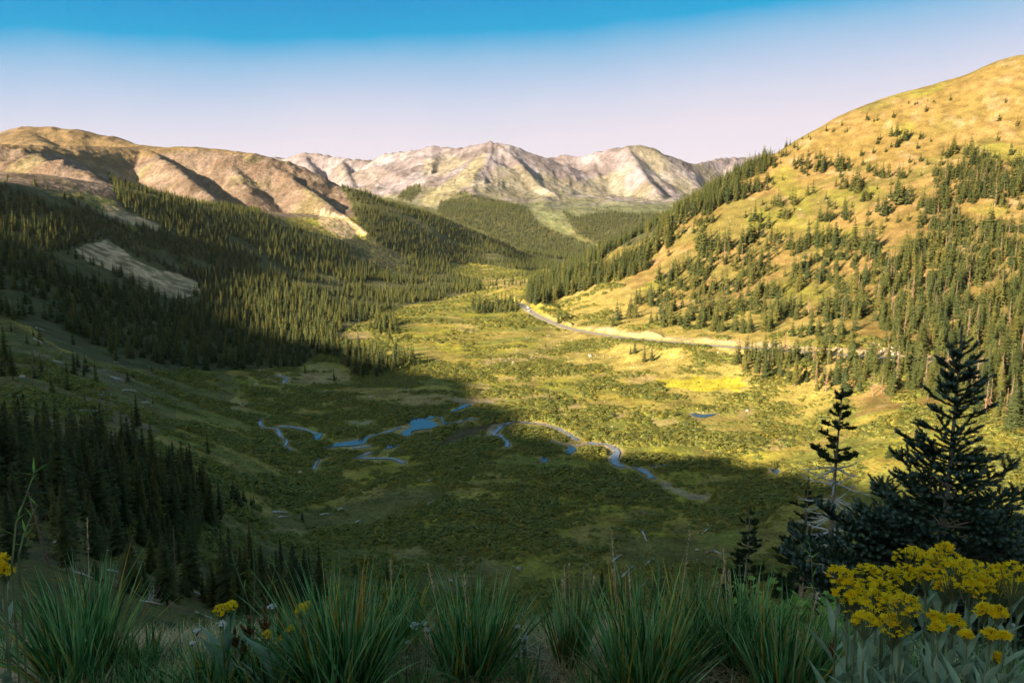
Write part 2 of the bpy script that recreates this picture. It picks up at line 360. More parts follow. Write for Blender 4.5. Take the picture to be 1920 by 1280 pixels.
# ------------------------------------------------------------------ ground colour (albedo) by what covers the ground
PXg, PYg, DEPg = project(XX, YY, ZZ)
seen_m = (ZZ/RR[None] >= VIS-1e-6)
def C(*c): return np.array(c)
def mixc(a, b, t): return a*(1-t[..., None])+b*t[..., None]
n_big = fbm(XX/120, YY/120, 4, 51); n_mid = fbm(XX/35, YY/35, 4, 53); n_sm = fbm(XX/9, YY/9, 4, 55)
A = np.zeros(ZZ.shape+(3,))
# meadow and willow flats
A[:] = C(.27,.215,.045)
A = mixc(A, C(.26,.205,.065), sstep(.50,.62,n_mid)*.7)
A = mixc(A, C(.16,.175,.035), sstep(.52,.66,fbm(XX/60+9, YY/30, 4, 57))*.8)
A = mixc(A, C(.32,.235,.11), sstep(.60,.70,fbm(XX/50+3, YY/50, 4, 58))*.75)
A = mixc(A, C(.28,.26,.03), sstep(.60,.70,fbm(XX/40+31, YY/40, 3, 59))*.7)
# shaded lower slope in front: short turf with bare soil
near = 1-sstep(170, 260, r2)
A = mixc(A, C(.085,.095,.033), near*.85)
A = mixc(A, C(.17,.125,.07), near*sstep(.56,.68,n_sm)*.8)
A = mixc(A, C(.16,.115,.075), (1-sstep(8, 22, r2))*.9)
A = mixc(A, C(.38,.285,.20), (1-sstep(5, 12, r2))*sstep(.46,.56,fbm(XX/.6, YY/.6, 3, 66))*.7)
# left slope with logs: dry turf
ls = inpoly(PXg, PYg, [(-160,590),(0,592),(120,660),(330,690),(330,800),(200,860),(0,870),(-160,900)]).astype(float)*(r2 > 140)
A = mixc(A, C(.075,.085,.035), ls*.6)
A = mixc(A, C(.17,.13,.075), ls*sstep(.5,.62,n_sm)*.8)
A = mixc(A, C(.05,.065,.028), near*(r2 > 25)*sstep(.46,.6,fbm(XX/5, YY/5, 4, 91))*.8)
# golden hillside right of and above the road
hr = ((TH > R(1.5))[:, None] & (r2 > 380) & (r2 < 2300)).astype(float)*sstep(-97, -90, ZZ+ (n_mid-.5)*6)
gold = mixc(np.broadcast_to(C(0.210,0.143,0.044), A.shape), np.broadcast_to(C(0.170,0.136,0.039), A.shape), sstep(.46,.62,n_big))
gold = mixc(gold, C(0.272,0.172,0.064), sstep(.50,.64,n_mid)*.75)
gold = mixc(gold, C(0.190,0.190,0.026), sstep(.63,.74,fbm(XX/45+7, YY/70, 4, 61))*.5)
gold = mixc(gold, C(0.352,0.248,0.144), sstep(.66,.74,fbm(XX/14, YY/25, 4, 62))*.45)
A = mixc(A, gold, hr)
# slope between the road and the flats: dry turf with stones
A = mixc(A, C(.34,.26,.075), (1-sstep(60, 120, ROADD))*(1-sstep(R(21), R(25), TH))[:, None]*.75*sstep(R(2), R(4), TH)[:, None])
bare = [[(845,605),(905,602),(895,620),(860,625)],[(1170,702),(1230,700),(1232,715),(1180,718)],[(1035,762),(1085,755),(1120,775),(1060,782),(1035,778)],[(1215,785),(1270,780),(1272,800),(1230,808)],[(1385,765),(1418,762),(1420,778),(1390,780)],[(1425,825),(1470,820),(1468,838),(1420,842)],[(1145,775),(1190,770),(1195,782),(1150,785)],[(895,520),(1000,522),(985,535),(910,545)],[(630,625),(690,618),(700,632),(650,640)],[(800,520),(850,525),(840,535),(800,540)],[(560,690),(600,680),(650,690),(650,715),(600,715),(570,705)],[(925,705),(965,700),(970,712),(935,718)],[(870,745),(905,742),(905,760),(880,765)],[(870,720),(900,715),(930,730),(900,738)]]
for i, b in enumerate(bare):
    A = mixc(A, C(.36,.26,.13), soft(b, PXg, PYg, 13, 200+i*3, 7)*.55*(r2 > 250))
A = mixc(A, C(.46,.40,.012), soft(BRIGHT, PXg, PYg, 20, 77, 8)*.6)
turf = [[(700,930),(780,905),(830,915),(820,945),(760,965),(620,1000),(500,985),(500,965),(600,955)],[(1170,960),(1250,955),(1260,975),(1190,985)],[(330,680),(420,680),(450,720),(420,770),(280,760),(240,720)],[(1150,1000),(1300,1010),(1350,1060),(1150,1060)]]
for i, b in enumerate(turf):
    A = mixc(A, C(.135,.125,.04), soft(b, PXg, PYg, 14, 230+i*3, 9)*.85)
A = mixc(A, C(.09,.065,.045), soft([(820,830),(850,808),(930,790),(960,795),(900,812),(860,830),(830,842)], PXg, PYg, 5, 251, 8)*.9)     # drained mud flat
# pale cut bank
A = mixc(A, C(.38,.29,.175), CUT*.9)
A = mixc(A, C(.36,.28,.19), SAND*.95)
# forest floor
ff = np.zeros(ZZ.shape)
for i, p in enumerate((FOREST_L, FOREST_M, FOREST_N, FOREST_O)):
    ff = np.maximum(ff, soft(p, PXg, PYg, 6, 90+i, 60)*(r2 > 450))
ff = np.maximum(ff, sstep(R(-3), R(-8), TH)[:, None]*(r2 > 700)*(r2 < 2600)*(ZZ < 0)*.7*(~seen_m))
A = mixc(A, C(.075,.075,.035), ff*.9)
# left mountain: stony flanks under a tundra top
lm = np.maximum(leftm, sstep(900, 1000, r2)*(1-sstep(2900, 3400, r2))*(TH < R(-7))[:, None]*sstep(-25, 5, ZZ))*(1-ff)
slope = np.gradient(ZZ, axis=1)/np.gradient(RR)[None]
stone = mixc(np.broadcast_to(C(0.154,0.104,0.077), A.shape), np.broadcast_to(C(0.191,0.138,0.111), A.shape), sstep(.45,.6,n_mid))
stone = mixc(stone, C(.21,.15,.11), sstep(.58,.7,fbm(XX/18, YY/40, 4, 71))*.7)
stone = mixc(stone, C(.22,.19,.08), sstep(.62,.72,fbm(XX/70+5, YY/70, 4, 72))*.45)
A = mixc(A, stone, sstep(.02,.3,lm))
tun = soft([(-160,240),(0,255),(45,236),(110,236),(300,272),(470,284),(490,292),(400,284),(330,282),(290,292),(250,300),(180,318),(120,292),(60,284),(0,276),(-160,268)], PXg, PYg, 5, 73, 90)*lm
A = mixc(A, C(0.194,0.129,0.060), np.clip(tun*1.2,0,1)*.8)
A = mixc(A, C(.20,.20,.05), soft([(90,365),(150,360),(215,375),(230,400),(200,405),(150,380)], PXg, PYg, 5, 74, 60)*(r2 > 900)*.8)
for b in (SCREE_L, GAP_L, [(590,395),(640,400),(690,435),(650,448),(610,430)]):
    A = mixc(A, C(.58,.40,.26), soft(b, PXg, PYg, 7, 75, 30)*(r2 > 500)*(.35+.65*sstep(.38,.56,n_sm+.25*(n_mid-.5))))  # tan scree, its colour lightened and warmed to stand in for partial sunlight
# far range: pale scree, ribs of rock, green lower flanks
fm = sstep(2950, 3500, r2)*(1-ff)
pale = mixc(np.broadcast_to(C(0.224,0.182,0.201), A.shape), np.broadcast_to(C(0.167,0.132,0.137), A.shape), sstep(.42,.6,fbm(XX/260, YY/260, 5, 81)))
pale = mixc(pale, C(0.238,0.187,0.151), sstep(.55,.7,g1)*.55*sstep(R(-4), R(-9), TH)[:, None])
pale = mixc(pale, C(0.279,0.239,0.265), sstep(.58,.68,fbm(XX/180+3, YY/180, 4, 83))*.8)
pale = mixc(pale, C(0.216,0.194,0.101), sstep(.52,.66,fbm(XX/330+2, YY/330, 4, 84)+.28*(1-sstep(0, 260, ZZ))-.12)*.55*sstep(R(-12), R(-9), TH)[:, None])
pale = mixc(pale, C(.13,.14,.06), (1-sstep(-20, 90, ZZ+ (n_big-.5)*90))*.8)
A = mixc(A, pale, fm)
A = mixc(A, C(.25,.215,.12), soft([(788,385),(800,360),(860,325),(905,285),(915,292),(890,335),(840,372),(810,388)], PXg, PYg, 8, 85, 200)*(r2 > 3300)*.75)
A = mixc(A, C(.25,.215,.13), soft([(800,300),(850,290),(880,300),(840,330),(790,330)], PXg, PYg, 8, 86, 200)*(r2 > 3300)*.5)
A = mixc(A, C(.14,.15,.065), soft([(1005,400),(1030,400),(1075,440),(1140,470),(1120,474),(1060,450)], PXg, PYg, 4, 87, 200)*(r2 > 2600)*.7)
A = np.clip(A*(.86+.28*n_sm[..., None]), 0, 1)
# ------------------------------------------------------------------ materials
def mat(name):
    m = bpy.data.materials.new(name); m.use_nodes = True
    nt = m.node_tree; nt.nodes.clear()
    out = nt.nodes.new('ShaderNodeOutputMaterial')
    b = nt.nodes.new('ShaderNodeBsdfPrincipled')
    nt.links.new(b.outputs[0], out.inputs[0])
    b.inputs['Specular IOR Level'].default_value = .15
    b.inputs['Roughness'].default_value = .85
    return m, nt, b
def N(nt, t, **kw):
    n = nt.nodes.new(t)
    for k, v in kw.items():
        if k in n.inputs: n.inputs[k].default_value = v
        else: setattr(n, k, v)
    return n
def noise_on(nt, scale, detail=4, vec=None):
    n = N(nt, 'ShaderNodeTexNoise', Scale=scale, Detail=detail)
    if vec is not None: nt.links.new(vec, n.inputs['Vector'])
    return n
def ramp(nt, fac, stops):
    r = nt.nodes.new('ShaderNodeValToRGB'); e = r.color_ramp.elements
    while len(e) < len(stops): e.new(.5)
    for k, (p, c) in enumerate(stops):
        e[k].position = p; e[k].color = (*c, 1)
    nt.links.new(fac, r.inputs[0]); return r
def mixn(nt, a, b, fac, mode='MIX'):
    m = nt.nodes.new('ShaderNodeMix'); m.data_type = 'RGBA'; m.blend_type = mode
    for sock, v in ((0, fac), (6, a), (7, b)):
        if hasattr(v, 'links'): nt.links.new(v, m.inputs[sock])
        elif isinstance(v, (tuple, list)): m.inputs[sock].default_value = (*v, 1)
        else: m.inputs[sock].default_value = v
    return m.outputs[2]

def ground_mat(name, s1, s2, bump, bdist):
    m, nt, b = mat(name)
    geo = nt.nodes.new('ShaderNodeNewGeometry'); pos = geo.outputs['Position']
    at = N(nt, 'ShaderNodeAttribute', attribute_name='cover')
    n1 = noise_on(nt, s1, 6, pos); n2 = noise_on(nt, s2, 5, pos)
    r1 = ramp(nt, n1.outputs[0], [(.3, (.62,.62,.60)), (.7, (1.32,1.32,1.34))])
    r2 = ramp(nt, n2.outputs[0], [(.35, (.72,.75,.72)), (.65, (1.22,1.2,1.2))])
    c = mixn(nt, at.outputs['Color'], r1.outputs[0], 1.0, 'MULTIPLY')
    c = mixn(nt, c, r2.outputs[0], 1.0, 'MULTIPLY')
    nt.links.new(c, b.inputs['Base Color'])
    bp = N(nt, 'ShaderNodeBump', Strength=bump, Distance=bdist)
    nt.links.new(n2.outputs[0], bp.inputs['Height']); nt.links.new(bp.outputs[0], b.inputs['Normal'])
    return m
M_near = ground_mat('bare_ground', 2.5, 22, .9, .06)
M_mead = ground_mat('meadow_turf', .12, .7, .8, .7)
M_hill = ground_mat('hill_grass', .09, .6, .9, .9)
M_mtn = ground_mat('mountain_stone', .02, .11, .8, 5)
M_rng = ground_mat('range_stone', .008, .03, .8, 14)

def flat(name, col, rough=.85, spec=.15, bscale=None, bdist=.02, var=.25, vscale=6, trans=0):
    m, nt, b = mat(name)
    tc = nt.nodes.new('ShaderNodeTexCoord')
    n = noise_on(nt, vscale, 4, tc.outputs['Object'])
    oi = nt.nodes.new('ShaderNodeObjectInfo')
    lo = tuple(c*(1-var) for c in col); hi = tuple(min(1, c*(1+var)) for c in col)
    r = ramp(nt, n.outputs[0], [(.3, lo), (.7, hi)])
    nt.links.new(r.outputs[0], b.inputs['Base Color'])
    b.inputs['Roughness'].default_value = rough; b.inputs['Specular IOR Level'].default_value = spec
    if bscale:
        n2 = noise_on(nt, bscale, 4, tc.outputs['Object'])
        bp = N(nt, 'ShaderNodeBump', Strength=.7, Distance=bdist)
        nt.links.new(n2.outputs[0], bp.inputs['Height']); nt.links.new(bp.outputs[0], b.inputs['Normal'])
    return m
def foliage(name, stops, vscale=3.0, attr=None, trans=.25, rough=.7, nlo=.6, nhi=1.4):
    """leaf material: hue varies from plant to plant and clump to clump, some light passes through"""
    m, nt, b = mat(name)
    out = [n for n in nt.nodes if n.type == 'OUTPUT_MATERIAL'][0]
    oi = nt.nodes.new('ShaderNodeObjectInfo'); tc = nt.nodes.new('ShaderNodeTexCoord')
    if attr:
        at = N(nt, 'ShaderNodeAttribute', attribute_name=attr); fac = at.outputs['Fac']
    else: fac = oi.outputs['Random']
    r = ramp(nt, fac, stops)
    n = noise_on(nt, vscale, 3, tc.outputs['Object'])
    r2 = ramp(nt, n.outputs[0], [(.3, (nlo,)*3), (.7, (nhi,)*3)])
    c = mixn(nt, r.outputs[0], r2.outputs[0], 1.0, 'MULTIPLY')
    nt.links.new(c, b.inputs['Base Color']); b.inputs['Roughness'].default_value = rough
    if trans:
        t = nt.nodes.new('ShaderNodeBsdfTranslucent'); nt.links.new(c, t.inputs[0])
        mx = nt.nodes.new('ShaderNodeMixShader'); mx.inputs[0].default_value = trans
        nt.links.new(b.outputs[0], mx.inputs[1]); nt.links.new(t.outputs[0], mx.inputs[2])
        nt.links.new(mx.outputs[0], out.inputs[0])
    return m

# ------------------------------------------------------------------ the terrain sheets
def mesh_obj(name, verts, faces, m, parent=None, attr=None, smooth=False, link=True):
    me = bpy.data.meshes.new(name)
    verts = np.asarray(verts, np.float32)
    me.vertices.add(len(verts)); me.vertices.foreach_set('co', verts.ravel())
    if isinstance(faces, np.ndarray):
        k = faces.shape[1]; tot = np.full(len(faces), k, np.int32); flatf = faces.ravel()
    else:
        tot = np.array([len(f) for f in faces], np.int32); flatf = np.fromiter((i for f in faces for i in f), np.int32, int(tot.sum()))
    me.loops.add(len(flatf)); me.loops.foreach_set('vertex_index', flatf.astype(np.int32))
    me.polygons.add(len(tot)); me.polygons.foreach_set('loop_start', np.concatenate([[0], np.cumsum(tot)[:-1]]).astype(np.int32))
    if smooth: me.polygons.foreach_set('use_smooth', np.ones(len(tot), bool))
    if attr:
        for an, (ty, data) in attr.items():
            a = me.attributes.new(an, ty, 'POINT')
            a.data.foreach_set('color' if ty == 'FLOAT_COLOR' else 'value', np.asarray(data, np.float32).ravel())
    me.update(calc_edges=True); me.validate()
    me.materials.append(m)
    o = bpy.data.objects.new(name, me)
    if link: COL.objects.link(o)
    if parent: o.parent = parent
    return o
CLS = np.full((NT, NR), 1)                                   # meadow
CLS[(r2 < 215)] = 0
CLS[np.abs(TH) > R(52)] = 0
CLS[(hr > .5) & (r2 > 380)] = 2
CLS[(TH < R(-1))[:, None] & (r2 > 560) & ((ff > .5) | (lm > .15)) & (r2 < 2700) & (np.abs(TH) < R(52))[:, None]] = 3
CLS[(r2 > 2600)] = 4
CLS[(r2 > 1250) & (CLS == 1) & (TH < R(-4))[:, None] & (ZZ > -100)] = 3
# close small islands of one kind inside another
for _ in range(6):
    s = sum(np.roll(np.roll((CLS == 2).astype(float), a, 0), b, 1) for a in (-1,0,1) for b in (-1,0,1))
    CLS = np.where((CLS != 2) & (s >= 6) & (r2 > 380), 2, CLS)
fi = np.arange(NT*NR).reshape(NT, NR)
quad = np.stack([fi[:-1,:-1], fi[1:,:-1], fi[1:,1:], fi[:-1,1:]], -1).reshape(-1, 4)
fc = CLS[:-1,:-1].ravel()
V3 = np.stack([XX, YY, ZZ], -1).reshape(-1, 3); A3 = np.concatenate([A, np.ones(A.shape[:2]+(1,))], -1).reshape(-1, 4)
tu = np.stack([np.gradient(a, axis=0) for a in (XX, YY, ZZ)], -1); tv = np.stack([np.gradient(a, axis=1) for a in (XX, YY, ZZ)], -1)
NN = np.cross(tu, tv); NN /= np.linalg.norm(NN, axis=-1, keepdims=True)+1e-12
NN[NN[..., 2] < 0] *= -1; N3 = NN.reshape(-1, 3)
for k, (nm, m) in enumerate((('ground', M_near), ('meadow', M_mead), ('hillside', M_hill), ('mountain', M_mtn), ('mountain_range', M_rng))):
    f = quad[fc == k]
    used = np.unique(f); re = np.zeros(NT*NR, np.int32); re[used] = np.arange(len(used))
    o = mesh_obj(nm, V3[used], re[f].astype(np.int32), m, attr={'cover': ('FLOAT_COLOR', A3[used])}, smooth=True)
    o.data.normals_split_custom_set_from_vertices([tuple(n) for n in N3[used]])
    o['kind'] = 'structure'

# ------------------------------------------------------------------ sun, sky, camera
sl = bpy.data.lights.new('sun', 'SUN'); sl.energy = 5.0; sl.angle = R(.5); sl.color = (1.0, .83, .57)
so = bpy.data.objects.new('sun', sl); COL.objects.link(so)
so.rotation_euler = Vector(SUN).to_track_quat('Z', 'Y').to_euler()
w = bpy.data.worlds.new('World'); SC.world = w; w.use_nodes = True
nt = w.node_tree; nt.nodes.clear()
wo = nt.nodes.new('ShaderNodeOutputWorld'); bg = nt.nodes.new('ShaderNodeBackground')
sky = nt.nodes.new('ShaderNodeTexSky'); sky.sky_type = 'NISHITA'; sky.sun_disc = False
sky.sun_elevation = SUN_EL; sky.sun_rotation = math.atan2(SUN[0], SUN[1]); sky.altitude = 3600
tc = nt.nodes.new('ShaderNodeTexCoord')
dt = N(nt, 'ShaderNodeVectorMath', operation='DOT_PRODUCT'); dt.inputs[1].default_value = (-.058, 0, 1)
nt.links.new(tc.outputs['Generated'], dt.inputs[0])
sn = N(nt, 'ShaderNodeTexNoise', Scale=5.0, Detail=4.0); nt.links.new(tc.outputs['Generated'], sn.inputs['Vector'])
sm = N(nt, 'ShaderNodeMath', operation='MULTIPLY_ADD'); sm.inputs[1].default_value = .03; nt.links.new(sn.outputs[0], sm.inputs[0])
sb = N(nt, 'ShaderNodeMath', operation='SUBTRACT'); sb.inputs[1].default_value = .015; nt.links.new(dt.outputs['Value'], sb.inputs[0]); nt.links.new(sb.outputs[0], sm.inputs[2])
# the clear evening air of the photograph: pale lilac low down, saturated blue above
rp = ramp(nt, sm.outputs[0], [(0.0, (5.04, 4.41, 4.77)), (0.083, (4.77, 4.275, 4.77)), (0.12, (3.87, 3.96, 4.77)), (0.15, (2.79, 3.51, 4.68)), (0.178, (1.62, 3.015, 4.455)), (0.195, (0.675, 2.565, 4.275)), (0.207, (0.0, 2.205, 4.05)), (0.24, (0.0, 1.8, 3.78)), (0.33, (0.45, 1.62, 2.88)), (0.48, (0.5, 1.18, 1.42)), (1.0, (0.6, 1.32, 1.58))])
mx = mixn(nt, sky.outputs[0], rp.outputs[0], .98)
# the bright aureole round the low sun, behind the viewer
ds = N(nt, 'ShaderNodeVectorMath', operation='DOT_PRODUCT'); ds.inputs[1].default_value = tuple(SUN)
nt.links.new(tc.outputs['Generated'], ds.inputs[0])
au = ramp(nt, ds.outputs['Value'], [(.45, (0,0,0)), (.75, (1.1,1.05,.95)), (.92, (4.5,4.2,3.7)), (1.0, (11,9.5,7.5))])
mx = mixn(nt, mx, au.outputs[0], 1.0, 'ADD')
nt.links.new(mx, bg.inputs[0]); bg.inputs[1].default_value = .05
nt.links.new(bg.outputs[0], wo.inputs[0])
cd = bpy.data.cameras.new('camera'); cd.sensor_width = 36; cd.lens = F/1920*36; cd.clip_end = 40000; cd.clip_start = .05
co = bpy.data.objects.new('camera', cd); COL.objects.link(co)
co.rotation_euler = (R(90)-PITCH, 0, 0); SC.camera = co
vs = SC.view_settings; vs.view_transform = 'Standard'; vs.look = 'None'; vs.gamma = 1; vs.exposure = 1.8

# ------------------------------------------------------------------ thin evening air over the whole valley
hx, hb, ht = 13100.0, float(ZZ.min())-1.0, float(ZZ.max())+40.0
hm = bpy.data.materials.new('evening_air'); hm.use_nodes = True; nt = hm.node_tree; nt.nodes.clear()
ho = nt.nodes.new('ShaderNodeOutputMaterial'); pv = nt.nodes.new('ShaderNodeVolumePrincipled')
pv.inputs['Color'].default_value = (.86,.88,.95,1); pv.inputs['Density'].default_value = 0.9e-5; pv.inputs['Anisotropy'].default_value = 0.0
nt.links.new(pv.outputs[0], ho.inputs['Volume'])
hv = [(x, y, z) for z in (hb, ht) for y in (-hx, hx) for x in (-hx, hx)]
o = mesh_obj('haze', hv, [(0,2,3,1),(4,5,7,6),(0,1,5,4),(2,6,7,3),(0,4,6,2),(1,3,7,5)], hm); o['kind'] = 'stuff'
# ------------------------------------------------------------------ conifers
class MB:
    """collects vertices and faces of one mesh"""
    def __init__(s): s.v = []; s.f = []; s.a = []
    def face(s, pts, a=0.0):
        n = len(s.v); s.v.extend(pts); s.f.append(tuple(range(n, n+len(pts)))); s.a.extend([a]*len(pts))
    def tube(s, pts, rads, sides=6, a=0.0, cap=True):
        n0 = len(s.v); pts = [np.asarray(p, float) for p in pts]
        for k, p in enumerate(pts):
            d = pts[min(k+1, len(pts)-1)]-pts[max(k-1, 0)]; d = d/(np.linalg.norm(d)+1e-9)
            h = np.array([1., 0, 0]) if abs(d[0]) < .8 else np.array([0, 1., 0])
            e1 = np.cross(d, h); e1 /= np.linalg.norm(e1); e2 = np.cross(d, e1)
            for q in range(sides):
                t = 2*math.pi*q/sides
                s.v.append(p+rads[k]*(math.cos(t)*e1+math.sin(t)*e2)); s.a.append(a)
        for k in range(len(pts)-1):
            for q in range(sides):
                q2 = (q+1) % sides
                s.f.append((n0+k*sides+q, n0+k*sides+q2, n0+(k+1)*sides+q2, n0+(k+1)*sides+q))
        if cap:
            s.f.append(tuple(n0+q for q in range(sides))[::-1]); s.f.append(tuple(n0+(len(pts)-1)*sides+q for q in range(sides)))
    def obj(s, name, m, parent=None, smooth=False, link=True, round_=0.0):
        if round_:                                               # foliage shaded as the rounded mass it forms
            v = np.array(s.v, float); nn = np.zeros_like(v)
            for k, f in enumerate(s.f):
                p = v[list(f)]; n = np.cross(p[1]-p[0], p[2]-p[0]); n /= np.linalg.norm(n)+1e-12; c = p.mean(0)
                o = np.array([c[0], c[1], .45*math.hypot(c[0], c[1])]) if round_ > 0 else c*np.array([1, 1, 1.4])
                o /= np.linalg.norm(o)+1e-9
                if n@o < 0: s.f[k] = f[::-1]; n = -n
                w = o*abs(round_)+n*(1-abs(round_)); nn[list(f)] = w/(np.linalg.norm(w)+1e-9)
            ob = mesh_obj(name, v, s.f, m, parent, attr={'tint': ('FLOAT', s.a)}, smooth=True, link=link)
            ob.data.normals_split_custom_set_from_vertices([tuple(q) for q in nn]); return ob
        return mesh_obj(name, np.array(s.v), s.f, m, parent, attr={'tint': ('FLOAT', s.a)}, smooth=smooth, link=link)

def conifer_crown(rnd, H, Rb, whorls, seg, base=.05, clumpy=.15, power=.85):
    mb = MB()
    for i in range(whorls):
        t = (i+rnd.random()*.6)/whorls
        z = H*(base+(1-base)*t)
        prof = (1-t)**power*(.35+.65*min(1, (t+.12)/.2)) if t < .1 else (1-t)**power
        rad = Rb*prof*rnd.uniform(.72, 1.2)+.05*Rb
        nb = max(4, int(4+4*(1-t)+rnd.random()*2)); a0 = rnd.random()*6.28
        for b in range(nb):
            if rnd.random() < clumpy: continue
            az = a0+6.283*b/nb+rnd.uniform(-.3, .3); L = rad*rnd.uniform(.7, 1.2)
            ca, sa = math.cos(az), math.sin(az)
            droop = L*rnd.uniform(.25, .55)*(1.15-t); W = .30*L+.10*Rb
            tint = rnd.random()
            def P(s, lat, dz=0.0):
                zz = z-droop*s*(1.35-.45*s)+dz
                return (ca*L*s-sa*lat, sa*L*s+ca*lat, zz)
            for k in range(seg):                                   # overlapping needle sprays, outward and down
                s0 = (k+.0)/seg*.9; s1 = min(1.0, s0+1.25/seg); wk = W*(1-.65*s0)*rnd.uniform(.75, 1.25)
                dz = -wk*rnd.uniform(.35, .8)
                mb.face([P(s0*.9, 0, .02), P(s1, wk*.25), P(s0+.55/seg, wk, dz)], tint)
                mb.face([P(s0*.9, 0, .02), P(s0+.55/seg, -wk, dz*rnd.uniform(.6,1.2)), P(s1, -wk*.25)], tint)
            mb.face([P(.55, -W*.28), P(1.08, 0, -.05*L), P(.55, W*.28)], tint)
    tip = H*1.0
    for q in range(4):
        az = q*1.57+rnd.random(); r_ = .035*H*.5
        mb.face([(0,0,tip*1.015), (math.cos(az)*r_, math.sin(az)*r_, tip*.94), (math.cos(az+1.4)*r_, math.sin(az+1.4)*r_, tip*.935)], .5)
    return mb
def trunk_mb(rnd, H, r0, sides=6, lean=0.0, snags=0, top=.97):
    mb = MB()
    mb.tube([(lean*z*z*.3, 0, H*z) for z in (-.04, .0, .3, .65, top)], [r0*1.3, r0*1.15, r0*.8, r0*.45, r0*.06+.01], sides)
    for _ in range(snags):
        z = rnd.uniform(.12, .95); az = rnd.random()*6.28; L = H*.10*(1.1-z)*rnd.uniform(.5, 1.3)
        p = np.array([lean*z*z*.3, 0, z*H]); d = np.array([math.cos(az), math.sin(az), rnd.uniform(-.35, .15)])
        mb.tube([p, p+d*L*.6, p+d*L+np.array([0,0,-.1*L])], [r0*.16+.012, r0*.1+.01, .006], 3, cap=False)
    return mb
GREENS = [(0, (0.04, 0.053, 0.017)), (0.3, (0.071, 0.079, 0.021)), (0.55, (0.045, 0.062, 0.024)), (0.8, (0.095, 0.096, 0.024)), (1, (0.12, 0.11, 0.028))]
M_needle = foliage('spruce_needles', GREENS, .9, trans=0)
M_bark = flat('spruce_bark', (.14,.10,.075), .95, .05, 12, .02)
M_dead = flat('dead_wood', (.26,.19,.145), .95, .05, 10, .02, .35)
M_grey = flat('weathered_wood', (.56,.54,.53), .9, .1, 9, .02, .3)
M_rust = foliage('rusty_needles', [(0, (.20,.11,.05)), (1, (.26,.17,.09))], 1.0, trans=.05)

rnd = random.Random(11)
FARV, MIDV, NEARV, DEADV = [], [], [], []
protos = bpy.data.collections.new('far_conifers')               # only a source of copies, never linked to the scene
for k in range(6):                                                # unit height 1
    mb = conifer_crown(rnd, 1, rnd.uniform(.125, .18), 15, 1, base=.06, power=rnd.uniform(.75, 1.0))
    mb.tube([(0,0,-.05), (0,0,.2)], [.018, .012], 4)
    o = mb.obj('conifer_%d' % k, M_needle, link=False, round_=.65); protos.objects.link(o); FARV.append(o)
for k in range(8):
    H = 12.0
    cr = conifer_crown(rnd, H, H*rnd.uniform(.13, .185), 26, 2, base=.05, power=rnd.uniform(.75, 1.0)).obj('crown', M_needle, link=False, round_=.6).data
    tr = trunk_mb(rnd, H, .16).obj('trunk', M_bark, link=False).data
    MIDV.append((cr, tr))
for k in range(7):
    H = 12.0; b = rnd.choice([.05, .08, .16])
    cr = conifer_crown(rnd, H, H*rnd.uniform(.115, .155), 46, 4, base=b, clumpy=.22, power=rnd.uniform(.7, .95)).obj('crown', M_needle, link=False, round_=.6).data
    tr = trunk_mb(rnd, H, .17, 8, snags=14).obj('trunk', M_bark, link=False).data
    NEARV.append((cr, tr))
for k in range(7):
    H = 12.0
    tr = trunk_mb(rnd, H, .17, 6, lean=rnd.uniform(-.8, .8), snags=70, top=rnd.uniform(.8, 1)).obj('trunk', M_dead, link=False).data
    cr = conifer_crown(rnd, H, H*.075, 24, 1, base=.2, clumpy=.62).obj('crown', M_rust, link=False).data
    DEADV.append((cr, tr))

# ------------------------------------------------------------------ where trees stand
def scatter(step, rmin, rmax, th0=-43, th1=43):
    xs = np.arange(-rmax*math.sin(R(44)), rmax*math.sin(R(44)), step); ys = np.arange(rmin*.6, rmax, step)
    x, y = np.meshgrid(xs, ys); x = x+rng.uniform(-.48, .48, x.shape)*step; y = y+rng.uniform(-.48, .48, y.shape)*step
    x, y = x.ravel(), y.ravel(); r = np.hypot(x, y); t = np.arctan2(x, y)
    k = (r > rmin) & (r < rmax) & (t > R(th0)) & (t < R(th1))
    return x[k], y[k]
TREES = []   # x, y, z, height, zone
def zone(name, polys, step, rmin, rmax, h0, h1, dens=1.0, clump=None, minus=(), hide=True, hscale=None):
    x, y = scatter(step, rmin, rmax)
    z = ground(x, y); px, py, _ = project(x, y, z)
    k = np.zeros(x.shape, bool)
    for p in polys: k |= inpoly(px, py, p)
    for p in minus: k &= ~inpoly(px, py, p)
    prob = np.full(x.shape, dens)
    if clump: prob = prob*sstep(clump[1]-.06, clump[1]+.06, fbm(x/clump[0], y/clump[0], 3, clump[2]))
    k &= rng.random(x.shape) < prob
    h = rng.uniform(h0, h1, x.shape)*rng.uniform(.8, 1.12, x.shape)
    k &= (z+h > skyline(x, y)) if hide else k
    k &= ~((np.abs(x) < 1000) & (road_dist(x, y)[0] < 7)) if rmax < 1600 and rmin > 200 else k
    for i in np.nonzero(k)[0]: TREES.append((x[i], y[i], z[i], h[i], name))
zone('left slope', [FOREST_L], 6.4, 480, 1250, 8, 14, .9, (60,.36,301), (SCREE_L, GAP_L))
zone('left slope', [FOREST_L], 8.4, 1250, 2500, 9, 14, .92, (120,.34,302), (SCREE_L, GAP_L))
zone('far forest', [FOREST_M, FOREST_N, FOREST_O], 12.0, 2400, 4600, 13, 20, .9, (150,.33,303))
zone('ridge foot', [EDGE_R], 6.0, 640, 1300, 13, 20, .9, (40,.36,304))
zone('hill mid', [MID_R], 6.0, 520, 980, 11, 19, .52, (15,.45,305))
zone('hill right', [DENSE_R], 5.8, 460, 1000, 10, 19, .8, (15,.37,306), CLEAR_R)
